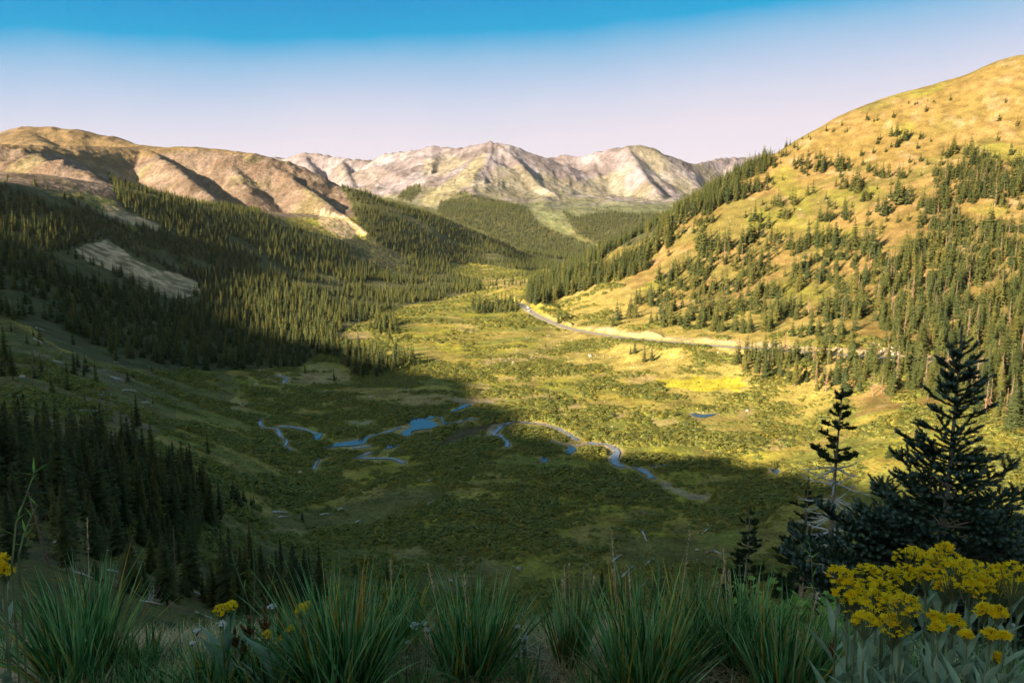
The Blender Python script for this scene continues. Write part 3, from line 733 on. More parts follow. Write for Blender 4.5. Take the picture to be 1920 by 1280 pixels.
zone('upper hill', [[(1450,312),(1640,235),(1760,262),(1920,330),(1920,440),(1650,470),(1420,450),(1385,420)]], 9, 650, 1300, 7, 13, .13)
zone('road foot', [LOW_R], 5.0, 280, 620, 8, 17, .62)
zone('near stand', [[(-90,965),(-90,880),(60,862),(200,858),(300,880),(380,925),(420,985),(380,1012),(250,1002),(100,978)]], 4.0, 95, 300, 11, 17, .8)
zone('lower slope', [[(-60,1000),(250,1000),(430,1040),(620,1100),(600,1165),(400,1160),(150,1090),(-60,1050)]], 5.5, 60, 260, 4, 11, .42)
zone('log slope', [[(-60,590),(120,640),(330,690),(300,760),(150,800),(-60,830)]], 9, 150, 560, 4, 10, .3, (30,.48,310))
zone('valley cluster', [[(598,668),(640,672),(662,706),(700,712),(776,690),(782,672),(740,668),(690,668),(640,655),(600,652)]], 4.5, 350, 800, 9, 16, .6)
zone('meadow grove', [[(690,620),(708,602),(742,604),(742,624),(720,630)]], 6, 500, 1000, 10, 16, .8)
zone('grove by the road end', [[(880,575),(985,562),(978,585),(895,590)]], 6.5, 600, 1300, 9, 15, .7)
zone('mid valley', [[(860,560),(905,520),(1000,512),(1015,530),(960,545),(905,560)]], 9, 900, 2000, 7, 13, .16)
zone('upper fringe', [[(95,350),(150,345),(200,380),(205,410),(150,400)],[(0,325),(100,350),(100,362),(0,340)]], 9, 900, 1500, 5, 10, .25)
zone('far scrub', [[(720,395),(800,330),(900,320),(960,360),(1000,380),(1080,395),(1160,385),(1240,360),(1330,370),(1250,402),(1100,402),(1010,420),(930,376),(870,358),(800,375)]], 16, 3200, 5200, 7, 13, .33, (220,.52,309))

def px_height(h, x, y, z):
    return F*h/(y*CP-z*SP)
def stand(px, py, hpx, name, n=1, spread=0, rmin=20, lo=.6):
    """n trees about a pixel; hpx is their height in the photograph"""
    for k in range(n):
        qx = px+(random.uniform(-1, 1)*spread if n > 1 else 0); qy = py+(random.uniform(-.35, .35)*spread if n > 1 else 0)
        p = hit(qx, qy, rmin); h = hpx*(random.uniform(lo, 1.1) if n > 1 else 1)/F*(p[1]*CP-p[2]*SP)
        TREES.append((p[0], p[1], p[2], h, name))
UP = [(1549,247,13,1,0),(1578,236,13,1,0),(1566,248,11,2,6),(1589,249,14,2,6),(1630,224,17,2,9),(1644,227,12,2,6),(1675,221,16,1,0),(1736,210,16,1,0),(1712,198,10,3,12),(1782,188,13,1,0),(1748,192,8,4,10),(1885,193,14,1,0),(1873,227,17,1,0),(1907,236,22,1,0),(1645,270,15,1,0),(1678,256,24,4,9),(1693,262,28,4,10),(1680,275,20,2,5),(1735,262,18,3,12),(1745,266,15,1,0),(1708,255,14,1,0),(1615,293,20,1,0),(1775,294,26,4,10),(1792,286,34,5,11),(1815,292,36,6,12),(1870,264,20,1,0),(1895,291,30,1,0),(1858,296,26,3,9),(1848,294,22,2,6),(1505,262,14,4,16),(1480,278,18,5,16),(1460,290,20,5,14),(1520,315,30,9,26),(1555,318,34,9,24),(1500,318,28,6,18),(1590,318,28,4,14),(1572,318,34,5,12),(1640,326,32,4,14),(1662,331,30,3,10),(1692,331,30,3,10),(1590,358,34,6,18),(1612,350,34,4,12),(1520,365,30,3,7),(1628,375,32,4,12),(1660,400,50,6,16),(1672,372,42,5,14),(1692,380,46,6,14),(1730,390,38,4,14),(1745,400,42,5,10),(1720,420,32,4,14),(1550,412,34,5,14),(1582,412,34,4,10),(1592,418,28,1,0),(1455,388,38,3,8),(1490,384,34,3,7),(1472,410,40,4,9),(1416,412,36,4,11),(1432,428,36,4,10),(1475,468,36,1,0),(1452,450,44,2,6),(1436,470,34,1,0),(1520,456,50,5,13),(1552,458,54,6,14),(1400,452,46,5,16),(1372,470,50,7,20),(1330,470,52,8,24),(1620,470,56,7,20),(1712,470,46,6,18),(1685,500,50,4,14),(1612,598,36,2,5),(1655,552,34,2,6),(1552,648,60,2,7),(1568,648,52,2,8),(1600,655,46,2,10)]
for a in UP: stand(a[0], a[1], a[2], 'upper hill', a[3], a[4], 300)
ONE = [(572,700,22,'lone spruce on the turf by the stream, just left of the valley cluster'),
 (626,713,20,'small thin spruce on the stony knoll below the valley cluster'),
 (787,700,22,'squat dark spruce just right of the valley cluster'),
 (802,682,17,'slim dark spruce standing alone on the meadow beyond the valley cluster'),
 (1047,606,24,'lone spruce above the road bend, casting its shadow up the cut bank'),
 (1023,650,10,'tiny spruce on the stony slope below the road bend'),
 (1030,748,14,'bright green sapling spruce in the sunlit flats, near the shadow edge'),
 (1043,748,18,'small dark spruce in the sunlit flats, near the shadow edge'),
 (1152,768,13,'small pale spruce in the sunlit willow flats'),
 (1190,662,30,'broad spruce right on the lower edge of the road'),
 (1182,664,18,'small spruce leaning at the road edge beside a broader one'),
 (1208,678,28,'bushy bright green spruce below the road, foremost of a pair'),
 (1222,676,26,'bushy dark green spruce below the road, rear of a pair'),
 (567,978,24,'small round topped spruce on a bare pole stem in the shaded turf'),
 (730,632,26,'thin spruce at the near edge of the meadow grove'),
 (1149,612,26,'slim spruce just above the cut bank of the road'),
 (903,745,6,'tiny spruce on the shaded knoll by the shadow edge'),
 (258,800,64,'tall spire topped spruce rising above the dark stand'),
 (390,850,40,'single spruce at the right edge of the dark stand'),
 (140,702,48,'dark spruce on the log strewn left slope, taller of two'),
 (158,705,26,'small dark spruce on the log strewn left slope beside a taller one'),
 (180,714,40,'dark bushy spruce at the foot of the log strewn left slope'),
 (12,690,80,'tall ragged spruce high on the log strewn left slope'),
 (25,712,64,'ragged spruce beside a taller one on the log strewn left slope'),
 (80,702,30,'small spruce among grey logs on the left slope'),
 (98,738,40,'ragged spruce among the deadfall on the left slope'),
 (1450,880,20,'small dark spruce at the rim of the shadow in the willow flats'),
 (1722,870,30,'pale pointed sapling on sunlit turf behind the big fir'),
 (1682,860,34,'pale pointed sapling, taller of two side by side on sunlit turf'),
 (1666,858,30,'pale pointed sapling, shorter of two side by side on sunlit turf')]
for px, py, h, lab in ONE: stand(px, py, h, '!'+lab, rmin=60)
for a in [(255,1112,112,3,16),(275,1116,70,2,10),(240,1108,60,2,8),(430,1150,175,3,14),(455,1152,150,2,10),(410,1140,110,2,10),(480,1150,95,1,0),(505,1148,112,2,9),(530,1150,118,2,8),(556,1140,120,2,7),(575,1142,124,1,0),(602,1132,118,1,0),(345,1115,60,3,14),(330,1125,46,2,8),(385,1125,60,3,14),(300,1030,90,3,18),(350,1040,80,4,20),(130,1010,60,3,18),(60,985,50,2,14),(200,1020,60,3,16),(180,1085,50,2,8),(5,975,60,1,0),(448,950,46,3,12),(470,945,26,2,8),(495,915,22,2,6)]:
    stand(a[0], a[1], a[2], 'lower slope', a[3], a[4], 60, .7)
for a in [(1130,1130,72,2,5),(1148,1134,58,1,0),(1165,1140,42,1,0),(1236,1118,52,2,5),(1252,1116,40,1,0),(725,1090,48,1,0),(666,1080,40,1,0),(1255,600,40,3,9)]:
    stand(a[0], a[1], a[2], 'slope foot', a[3], a[4], 60)
TH_ = np.array([px_height(t[3], t[0], t[1], t[2]) for t in TREES])
TPX = np.array([project(np.array(t[0]), np.array(t[1]), np.array(t[2]))[0] for t in TREES])
TPY = np.array([project(np.array(t[0]), np.array(t[1]), np.array(t[2]))[1] for t in TREES])
inframe = (TPX > -15) & (TPX < 1935)
score = np.where(inframe, TH_, -1) + np.array([500 if t[4][0] == '!' else 0 for t in TREES])
dead_roll = rng.random(len(TREES))
isdead = np.array([(t[4] == 'road foot' and dead_roll[i] < .22) or (t[4] in ('hill right',) and dead_roll[i] < .12) or (t[4] == 'hill mid' and dead_roll[i] < .03) for i, t in enumerate(TREES)]) & inframe
order = [i for i in np.argsort(-score) if not isdead[i]]
single = order[:296]
rest = order[296:]
dead_i = [i for i in np.argsort(-score) if isdead[i]][:150]

def empty(name, loc, rz=0, label=None, cat=None, group=None, scale=1):
    o = bpy.data.objects.new(name, None); COL.objects.link(o)
    o.location = loc; o.rotation_euler = (0, 0, rz); o.scale = (scale,)*3 if not isinstance(scale, tuple) else scale
    o.empty_display_size = .2
    if label: o['label'] = label
    if cat: o['category'] = cat
    if group: o['group'] = group
    return o
def part(name, me, parent):
    o = bpy.data.objects.new(name, me); COL.objects.link(o); o.parent = parent; return o
def tag(o, label, cat, group=None):
    o['label'] = label; o['category'] = cat
    if group: o['group'] = group
ZLAB = {'near stand': ('tall dark spruce in the dense shaded stand on the lower left slope', 'spruces of the dense shaded stand'),
 'valley cluster': ('spruce in the half lit cluster on the knoll in mid valley', 'spruces of the mid valley cluster'),
 'road foot': ('sunlit spruce on the slope between the road and the willow flats', 'spruces below the road'),
 'hill right': ('sunlit spruce in the thick wood on the golden hillside above the road', 'spruces of the thick hillside wood'),
 'hill mid': ('sunlit spruce in the broken wood midway along the golden hillside', 'spruces of the broken hillside wood'),
 'upper hill': ('spruce in an open clump on the upper golden hillside', 'spruces in open clumps on the golden hillside'),
 'ridge foot': ('spruce in the belt along the descending edge of the golden hillside', 'spruces along the hillside edge'),
 'left slope': ('spruce at the near edge of the big forest on the left slope', 'spruces of the left slope forest'),
 'log slope': ('small ragged spruce scattered over the open log strewn left slope', 'small spruces on the log strewn slope'),
 'lower slope': ('dark spruce on the shaded log strewn slope just below the viewpoint', 'spruces on the slope below the viewpoint'),
 'slope foot': ('small spruce at the foot of the slope, seen just over the grass tussocks', 'small spruces behind the tussocks'),
 'meadow grove': ('spruce in the small sunlit grove out on the valley meadow', 'spruces of the meadow grove'),
 'grove by the road end': ('spruce in the sunlit grove where the road runs out of view', 'spruces by the road end')}
for i in single:
    x, y, z, h, zn = TREES[i]
    big = TH_[i] > 62
    cr, tr = random.choice(NEARV if big else MIDV)
    if zn[0] == '!': lab, grp = zn[1:], None
    else: lab, grp = ZLAB.get(zn, ('spruce at the open edge of the valley forest', 'spruces of the valley'))
    wd = random.uniform(.85, 1.2)*(1.35 if h < 6 else 1)*(1.3 if x > 0 and math.hypot(x, y) > 280 else 1)
    e = empty('spruce_tree', (x, y, z-.15), random.random()*6.28, lab, 'tree', grp, (h/12*wd, h/12*wd, h/12))
    part('trunk', tr, e); part('crown', cr, e)
for i in dead_i:
    x, y, z, h, zn = TREES[i]
    cr, tr = random.choice(DEADV)
    lab, grp = {'road foot': ('bare reddish dead spruce among green ones below the road', 'dead spruces below the road'),
                'hill right': ('bare reddish dead spruce in the thick hillside wood', 'dead spruces in the hillside wood'),
                'hill mid': ('bare reddish dead spruce in the broken hillside wood', 'dead spruces in the broken wood')}[zn]
    e = empty('dead_spruce', (x, y, z-.15), random.random()*6.28, lab, 'dead tree', grp, h/12*1.05)
    part('trunk', tr, e); part('crown', cr, e)
for px, py, hpx, lean, lab in [(92,1062,190,-.17,'leaning dead pole with twig stubs beside the grass tussock'),(328,1078,115,.03,'bare reddish broken pole on the slope behind the tussocks'),(76,925,60,.02,'short grey dead pole before the dark stand'),(62,700,85,.05,'bleached leaning snag on the left slope'),(190,765,56,.0,'bare grey snag at the top of the dark stand'),(206,770,40,.02,'small bare snag by a taller grey one'),(60,720,62,.10,'thin dead spruce on the log strewn slope'),(520,1150,60,.0,'short bare stub among the young dark spruces'),(137,930,110,.10,'pale dead trunk leaning inside the dark stand')]:
    p = hit(px, py, 20); h = hpx/F*(p[1]*CP-p[2]*SP)
    e = empty('dead_pole', tuple(p-np.array([0,0,.2])), 0, lab, 'dead tree', None, h/12)
    e.rotation_euler = (0, lean, 0)
    part('trunk', random.choice(DEADV)[1], e)

# ------------------------------------------------------------------ uncountable cover: instances on points
def stuff(name, coll, pts, rz, scl, m, label=None, tilt=None):
    n = len(pts); me = bpy.data.meshes.new(name)
    me.vertices.add(n); me.vertices.foreach_set('co', np.asarray(pts, np.float32).ravel())
    a = me.attributes.new('turn', 'FLOAT_VECTOR', 'POINT'); v = np.zeros((n,3), np.float32); v[:,2] = rz
    if tilt is not None: v[:, :2] = tilt
    a.data.foreach_set('vector', v.ravel())
    a = me.attributes.new('size', 'FLOAT_VECTOR', 'POINT'); a.data.foreach_set('vector', np.asarray(scl, np.float32).ravel())
    a = me.attributes.new('which', 'INT', 'POINT'); a.data.foreach_set('value', rng.integers(0, len(coll.objects), n).astype(np.int32))
    me.materials.append(m)
    o = bpy.data.objects.new(name, me); COL.objects.link(o); o['kind'] = 'stuff'
    if label: o['label'] = label
    g = bpy.data.node_groups.new(name, 'GeometryNodeTree')
    g.interface.new_socket('Geometry', in_out='INPUT', socket_type='NodeSocketGeometry')
    g.interface.new_socket('Geometry', in_out='OUTPUT', socket_type='NodeSocketGeometry')
    gi, go = g.nodes.new('NodeGroupInput'), g.nodes.new('NodeGroupOutput')
    ip = g.nodes.new('GeometryNodeInstanceOnPoints'); ci = g.nodes.new('GeometryNodeCollectionInfo')
    ci.inputs['Collection'].default_value = coll; ci.inputs['Separate Children'].default_value = True; ci.inputs['Reset Children'].default_value = True
    def named(t, nm):
        q = g.nodes.new('GeometryNodeInputNamedAttribute'); q.data_type = t; q.inputs['Name'].default_value = nm
        return [s for s in q.outputs if s.name == 'Attribute' and s.enabled][0]
    mp = g.nodes.new('GeometryNodeMeshToPoints')
    g.links.new(gi.outputs[0], mp.inputs[0]); g.links.new(mp.outputs[0], ip.inputs['Points'])
    g.links.new(ci.outputs[0], ip.inputs['Instance']); ip.inputs['Pick Instance'].default_value = True
    g.links.new(named('INT', 'which'), ip.inputs['Instance Index'])
    er = g.nodes.new('FunctionNodeEulerToRotation'); g.links.new(named('FLOAT_VECTOR', 'turn'), er.inputs[0]); g.links.new(er.outputs[0], ip.inputs['Rotation'])
    g.links.new(named('FLOAT_VECTOR', 'size'), ip.inputs['Scale']); g.links.new(ip.outputs[0], go.inputs[0])
    md = o.modifiers.new('scatter', 'NODES'); md.node_group = g
    return o
T = np.array([(t[0], t[1], t[2]-.2, t[3]) for t in (TREES[i] for i in rest)])
wd = rng.uniform(.8, 1.3, len(T))*np.where((T[:,0] > 0) & (np.hypot(T[:,0], T[:,1]) < 1300), 1.3, 1.2)
stuff('distant_forest', protos, T[:, :3], rng.uniform(0, 6.28, len(T)), np.stack([T[:,3]*wd, T[:,3]*wd, T[:,3]], -1), M_needle, 'spruce forest over the far slopes')
# ------------------------------------------------------------------ water, road, cars
mw, nt, b = mat('still_water')
b.inputs['Base Color'].default_value = (.05,.065,.065,1); b.inputs['Roughness'].default_value = .07; b.inputs['Specular IOR Level'].default_value = .9
geo = nt.nodes.new('ShaderNodeNewGeometry'); nz = noise_on(nt, .9, 3, geo.outputs['Position'])
bp = N(nt, 'ShaderNodeBump', Strength=.06, Distance=.15); nt.links.new(nz.outputs[0], bp.inputs['Height']); nt.links.new(bp.outputs[0], b.inputs['Normal'])
def ribbon(line, w, dz=0.0, jitter=0.0, seed=0):
    v, f = [], []
    for k, p in enumerate(line):
        d = line[min(k+1, len(line)-1)]-line[max(k-1, 0)]; n = np.array([-d[1], d[0], 0]); n /= np.linalg.norm(n)+1e-9
        wl = w*.5*(1+jitter*(vnoise(np.array([k*.7]), np.array([seed*3.1]), 5)[0]-.5)*2); wr = w*.5*(1+jitter*(vnoise(np.array([k*.7]), np.array([seed*3.1+9]), 6)[0]-.5)*2)
        v += [p+n*wl+[0,0,dz], p-n*wr+[0,0,dz]]
        if k: a = 2*k-2; f.append((a, a+1, a+3, a+2))
    return np.array(v), np.array(f)[:, ::-1]
m_run = flat('shallow_running_water', (.20,.20,.22), .16, .9, .8, .05, .35, .6)  # pale lilac base colour carries a painted reflection of the low sky
from mathutils.geometry import tessellate_polygon
for k, (nm, P, wd) in enumerate(WPTS):
    if nm == 'stream':
        v, f = ribbon(P, wd*.75, .0, .5, k); o = mesh_obj(nm, v, f, m_run)
    else:
        ring = catmull(list(P)+[P[0]], 3)[:-1]
        f = tessellate_polygon([[Vector(p) for p in ring]]); f = [tuple(t) for t in f]
        o = mesh_obj(nm, ring+np.array([0,0,.04]), f, mw)
        if o.data.polygons[0].normal.z < 0: o.data.flip_normals()
    o['kind'] = 'structure'
m_as, nt, b = mat('worn_asphalt')
geo = nt.nodes.new('ShaderNodeNewGeometry'); nz = noise_on(nt, .35, 5, geo.outputs['Position'])
r = ramp(nt, nz.outputs[0], [(.3, (.22,.20,.18)), (.7, (.29,.265,.24))]); nt.links.new(r.outputs[0], b.inputs['Base Color'])
m_line = flat('road_paint', (.62,.55,.38), .7, .2, var=.15, vscale=1.5); m_yel = flat('yellow_road_paint', (.55,.36,.06), .7, .2, var=.15)
m_shl = flat('gravel_shoulder', (.46,.38,.26), .95, .05, 3, .05, .25, 1.2)
for nm, off, w, dz, m in (('road_shoulder', 0, 9.6, .03, m_shl), ('road', 0, 7.2, .06, m_as), ('road_marking', 3.2, .22, .07, m_line), ('road_marking', -3.2, .22, .07, m_line), ('road_marking', .12, .14, .07, m_yel), ('road_marking', -.12, .14, .07, m_yel)):
    L = []
    for k, p in enumerate(ROAD):
        d = ROAD[min(k+1, len(ROAD)-1)]-ROAD[max(k-1, 0)]; n = np.array([-d[1], d[0], 0]); n /= np.linalg.norm(n); L.append(p+n*off)
    v, f = ribbon(np.array(L), w, dz); o = mesh_obj(nm, v, f, m)
    if o.data.polygons[0].normal.z < 0: o.data.flip_normals()
    o['kind'] = 'structure'
m_white = flat('white_car_paint', (.8,.8,.8), .3, .5, var=.02); m_blk = flat('black_rubber', (.02,.02,.02), .8, .2); m_glass = flat('dark_car_glass', (.02,.025,.03), .08, .6, var=.1); m_silver = flat('silver_car_paint', (.5,.52,.55), .3, .5, var=.02)
m_lamp = flat('lamp_lens', (.5,.1,.08), .2, .5); m_hl = flat('clear_lamp_lens', (.7,.7,.7), .2, .5)
def bevel_box(profile, half, name, m, parent, inset=0.0):
    """a side profile (x along the car, z up) swept across, with narrower upper edges"""
    bm = bmesh.new(); L = []
    for s in (-1, 1): L.append([bm.verts.new((x, s*(half-inset*max(0, z-.75)), z)) for x, z in profile])
    n = len(profile)
    for k in range(n): bm.faces.new((L[0][k], L[0][(k+1) % n], L[1][(k+1) % n], L[1][k]))
    bm.faces.new(L[0][::-1]); bm.faces.new(L[1]); bmesh.ops.recalc_face_normals(bm, faces=bm.faces)
    bmesh.ops.bevel(bm, geom=bm.edges[:], offset=.04, segments=2, affect='EDGES')
    me = bpy.data.meshes.new(name); bm.to_mesh(me); bm.free(); me.materials.append(m)
    return part(name, me, parent)
def car(k, px_i, lab, paint, van):
    p, q = ROAD[px_i], ROAD[px_i+1]; d = (q-p)/np.linalg.norm((q-p)[:2]); n = np.array([-d[1], d[0], 0])
    c = p+n*(-1.7 if k else 1.7)
    e = empty('parked_car' if 0 else 'car', (c[0], c[1], c[2]+.07), math.atan2(d[1], d[0])+(math.pi if k else 0), lab, 'car', 'cars on the road')
    h = 1.95 if van else 1.5
    bevel_box([(-2.25,.3),(2.2,.3),(2.3,.62),(2.2,.88),(1.1,1.0),(.5,h-.05),(-1.9,h),(-2.25,1.05)], .92, 'body', paint, e, .18)
    for s in (-1, 1):
        bevel_box([(-1.8,1.05),(.75,1.05),(.42,h-.18),(-1.65,h-.16)], .03, 'side_window', m_glass, e).location = (0, s*(.92-.18*(.42)), 0)
    ws = bevel_box([(1.02,1.02),(1.05,1.02),(.55,h-.14),(.52,h-.14)], .68, 'windscreen', m_glass, e); ws.location = (.04, 0, .02)
    bevel_box([(-2.3,1.1),(-2.24,1.1),(-2.0,h-.15),(-2.06,h-.15)], .66, 'rear_window', m_glass, e)
    for x in (-1.4, 1.4):
        for s in (-1, 1):
            mb = MB(); mb.tube([(x, s*.78, .34), (x, s*.97, .34)], [.34, .34], 16); wh = mb.obj('wheel', m_blk, e)
            mb = MB(); mb.tube([(x, s*.96, .34), (x, s*.985, .34)], [.2, .18], 12); mb.obj('rim', m_silver, wh)
    for s in (-1, 1):
        bevel_box([(2.2,.66),(2.3,.66),(2.27,.8),(2.17,.8)], .16, 'headlight', m_hl, e).location = (0, s*.66, 0)
        bevel_box([(-2.28,.8),(-2.2,.8),(-2.2,1.0),(-2.28,1.0)], .12, 'tail_light', m_lamp, e).location = (-.02, s*.74, 0)
def road_index(px):
    q = project(ROAD[:,0], ROAD[:,1], ROAD[:,2])[0]; return int(np.argmin(np.abs(q-px)))
car(0, road_index(987), 'white van far off on the road, nearer the bend out of view', m_white, True)
car(1, road_index(994.5), 'small silver car far off on the road, following the white van', m_silver, False)

# ------------------------------------------------------------------ willow scrub, tufts, stones
def leaf_blob(rnd, n, leaf, flatness, ragged=.35):
    mb = MB()
    lobes = [(rnd.uniform(-.3,.3), rnd.uniform(-.3,.3), rnd.uniform(.25,.42), rnd.uniform(.6, 1)) for _ in range(4)]+[(0,0,.4,1)]
    for _ in range(n):
        cx, cy, rr, hh = rnd.choice(lobes); az = rnd.random()*6.283; u = rnd.random()**.6
        el = math.acos(1-u); x = cx+math.cos(az)*math.sin(el)*rr*rnd.uniform(.75,1.08); y = cy+math.sin(az)*math.sin(el)*rr*rnd.uniform(.75,1.08); z = max(.02, math.cos(el)*hh*rnd.uniform(.7,1.05))
        nrm = np.array([math.cos(az)*math.sin(el), math.sin(az)*math.sin(el), math.cos(el)*.8+.25])+np.array([rnd.uniform(-1,1) for _ in range(3)])*ragged
        nrm /= np.linalg.norm(nrm); t1 = np.cross(nrm, [rnd.uniform(-1,1) for _ in range(3)]); t1 /= np.linalg.norm(t1)+1e-9; t2 = np.cross(nrm, t1)
        s = leaf*rnd.uniform(.6, 1.3); p = np.array([x, y, z]); t = rnd.random()
        mb.face([p-t1*s, p+t2*s*.45, p+t1*s, p-t2*s*.45], t)
    return mb
M_willow = foliage('willow_leaves', [(0, (.205,.24,.06)), (.25, (.265,.27,.072)), (.5, (.315,.29,.065)), (.75, (.225,.25,.085)), (1, (.335,.285,.055))], 2.0, trans=.35)
M_tuft = foliage('turf_tufts', [(0, (.19,.17,.035)), (.5, (.13,.14,.03)), (1, (.26,.19,.06))], 3, trans=.25)
shr = bpy.data.collections.new('willow_sources'); rs_ = random.Random(5)
for k in range(6): shr.objects.link(leaf_blob(rs_, 130, .15, 1).obj('willow_%d' % k, M_willow, link=False, round_=-.72))
x0, y0 = scatter(2.8, 60, 190, -42, 42); x1, y1 = scatter(2.6, 190, 620, -42, 42); x2, y2 = scatter(4.2, 620, 1750, -40, 20)
x = np.concatenate([x0, x1, x2]); y = np.concatenate([y0, y1, y2]); z = ground(x, y); px, py, _ = project(x, y, z); r_ = np.hypot(x, y); th = np.arctan2(x, y)
def grid_at(G, x, y):
    i = np.clip(np.rint((np.interp(np.arctan2(x, y), TH, np.arange(NT)))).astype(int), 0, NT-1); j = np.clip(np.rint(np.interp(np.hypot(x, y), RR, np.arange(NR))).astype(int), 0, NR-1)
    return G[i, j]
den = fbm(x/26, y/17, 4, 57)+.10*(fbm(x/7, y/7, 2, 58)-.5)*2
thr = np.where(r_ < 190, .52, .42)
for poly, v in (([(880,600),(1000,590),(1250,660),(1390,700),(1240,705),(1000,700),(900,690)], .56), ([(640,620),(900,560),(1000,590),(900,690),(780,690),(700,650)], .50), ([(700,480),(1020,480),(1020,560),(640,640)], .46), ([(480,1000),(760,960),(1150,1000),(1380,1000),(1380,1120),(480,1120)], .47), ([(500,960),(820,900),(830,950),(620,1000),(500,995)], .60), ([(220,680),(420,670),(470,760),(300,800),(220,760)], .55), ([(1230,700),(1405,706),(1410,735),(1250,736)], .9), ([(-100,580),(230,680),(300,820),(0,860),(-100,860)], .53), ([(1120,945),(1300,940),(1350,1060),(1120,1060)], .56), ([(560,680),(660,680),(660,720),(560,720)], .7), ([(1500,690),(1960,740),(1960,960),(1700,960),(1450,900),(1400,740)], .40),([(560,780),(1000,720),(1500,880),(1450,980),(600,880)], .34)):
    thr = np.where(inpoly(px, py, poly), v, thr)
for b_ in bare: thr = np.where(inpoly(px+rng.normal(0, 4, px.shape), py+rng.normal(0, 2, px.shape), b_), .62, thr)
wet = sum(grid_at(WET, x*(1+q/r_), y*(1+q/r_)) for q in (0, 2.5, 5)) > .5
k = (den > thr) & ~wet & (grid_at(ff, x, y) < .5) & (grid_at(CUT, x, y) < .1) & ((z < -78) | ((px < 430) & (r_ < 430))) & (grid_at(SAND, x, y) < .3) & (grid_at(ROADD, x, y) > 8)
k &= ~((grid_at(hr, x, y) > .5) & (den < .66)) & ~inpoly(px, py, [(820,828),(850,806),(930,788),(962,795),(900,812),(862,830),(830,842)])
x, y, z, den, thr, r_ = x[k], y[k], z[k], den[k], thr[k], r_[k]
s = rng.uniform(1.6, 3.7, len(x))*(.75+1.3*np.clip(den-thr, 0, .3)/.3*.8)*np.where(r_ > 620, 1.25, np.clip(r_/190, .45, 1))
hh = s*rng.uniform(.36, .64, len(x))
stuff('willow_scrub', shr, np.stack([x, y, z-.1], -1), rng.uniform(0, 6.28, len(x)), np.stack([s*rng.uniform(.9,1.5,len(x)), s, hh], -1), M_willow, 'low grey green willow scrub covering the valley floor')
NW = len(x)
tuf = bpy.data.collections.new('tuft_sources')
for k in range(4): tuf.objects.link(leaf_blob(rs_, 26, .22, 1, .8).obj('tuft_%d' % k, M_tuft, link=False))
x1, y1 = scatter(2.6, 25, 330, -42, 42); x2, y2 = scatter(4.0, 330, 820, -34, 37)
x = np.concatenate([x1, x2]); y = np.concatenate([y1, y2]); z = ground(x, y); px, py, _ = project(x, y, z); r_ = np.hypot(x, y)
k = (fbm(x/12, y/12, 3, 63) > .47) & (grid_at(WET, x, y) < .5) & (grid_at(CUT, x, y) < .1) & (grid_at(ROADD, x, y) > 6.5) & (z > skyline(x, y)-.3) & (grid_at(ff, x, y) < .5)
x, y, z, r_ = x[k], y[k], z[k], r_[k]; s = rng.uniform(.5, 1.5, len(x))*np.clip(r_/220, .45, 1.15)
stuff('turf_tufts', tuf, np.stack([x, y, z-.05], -1), rng.uniform(0, 6.28, len(x)), np.stack([s*1.2, s, s*rng.uniform(.18,.4,len(x))], -1), M_tuft, 'dry grass and herb tufts over the slopes')
def rock_mesh(rnd, name, m, link=False, sub=2):
    bm = bmesh.new(); bmesh.ops.create_icosphere(bm, subdivisions=sub, radius=1)
    pl = [(Vector((rnd.uniform(-1,1), rnd.uniform(-1,1), rnd.uniform(-.6,1))).normalized(), rnd.uniform(.55,.9)) for _ in range(9)]
    for v in bm.verts:
        for n, d in pl:
            e = v.co.dot(n)-d
            if e > 0: v.co -= n*e*.92
        v.co *= rnd.uniform(.94, 1.05)
    me = bpy.data.meshes.new(name); bm.to_mesh(me); bm.free(); me.materials.append(m)
    return me
M_rock = flat('pale_granite', (.40,.35,.29), .9, .1, 5, .05, .3, 2)
stn = bpy.data.collections.new('stone_sources')
for k in range(5): stn.objects.link(bpy.data.objects.new('stone_%d' % k, rock_mesh(rs_, 'stone', M_rock, sub=1)))
pts = []
def stones(poly, n, smin, smax):
    xs = [p[0] for p in poly]; ys = [p[1] for p in poly]; c = 0; tries = 0
    while c < n and tries < n*8:
        tries += 1
        qx, qy = random.uniform(min(xs), max(xs)), random.uniform(min(ys), max(ys))
        if not inpoly(np.array(qx), np.array(qy), poly): continue
        p = hit(qx, qy, 20)
        if p[2] and grid_at(ROADD, p[0], p[1]) > 6: pts.append((*p, random.uniform(smin, smax)*random.random()**1.5+smin)); c += 1
stones([(1000,600),(1150,640),(1420,660),(1420,690),(1250,690),(1050,690),(900,690),(930,640)], 330, .25, .7)
stones([(560,690),(640,680),(650,715),(590,720)], 60, .2, .6)
stones([(1040,612),(1200,628),(1500,645),(1700,660),(1690,672),(1500,655),(1200,634),(1050,616)], 260, .25, .8)
stones([(1620,640),(1700,650),(1700,670),(1620,664)], 60, .5, 1.3)
stones([(0,600),(130,660),(330,690),(280,780),(0,780)], 150, .2, .6)
stones([(500,960),(830,910),(830,960),(520,1000)], 60, .1, .3)
stones([(600,1020),(1100,1020),(1400,1050),(1400,1100),(600,1100)], 140, .12, .45)
stones([(1100,600),(1920,300),(1920,120),(1600,230),(1300,450)], 120, .3, 1.0)
stones([(900,740),(1450,760),(1450,840),(1150,830)], 60, .2, .6)
pt = np.array(pts)
stuff('scattered_stones', stn, pt[:, :3], rng.uniform(0, 6.28, len(pt)), np.stack([pt[:,3]*rng.uniform(.8,1.4,len(pt)), pt[:,3], pt[:,3]*rng.uniform(.5,.9,len(pt))], -1), M_rock, 'small pale stones strewn over the slopes')
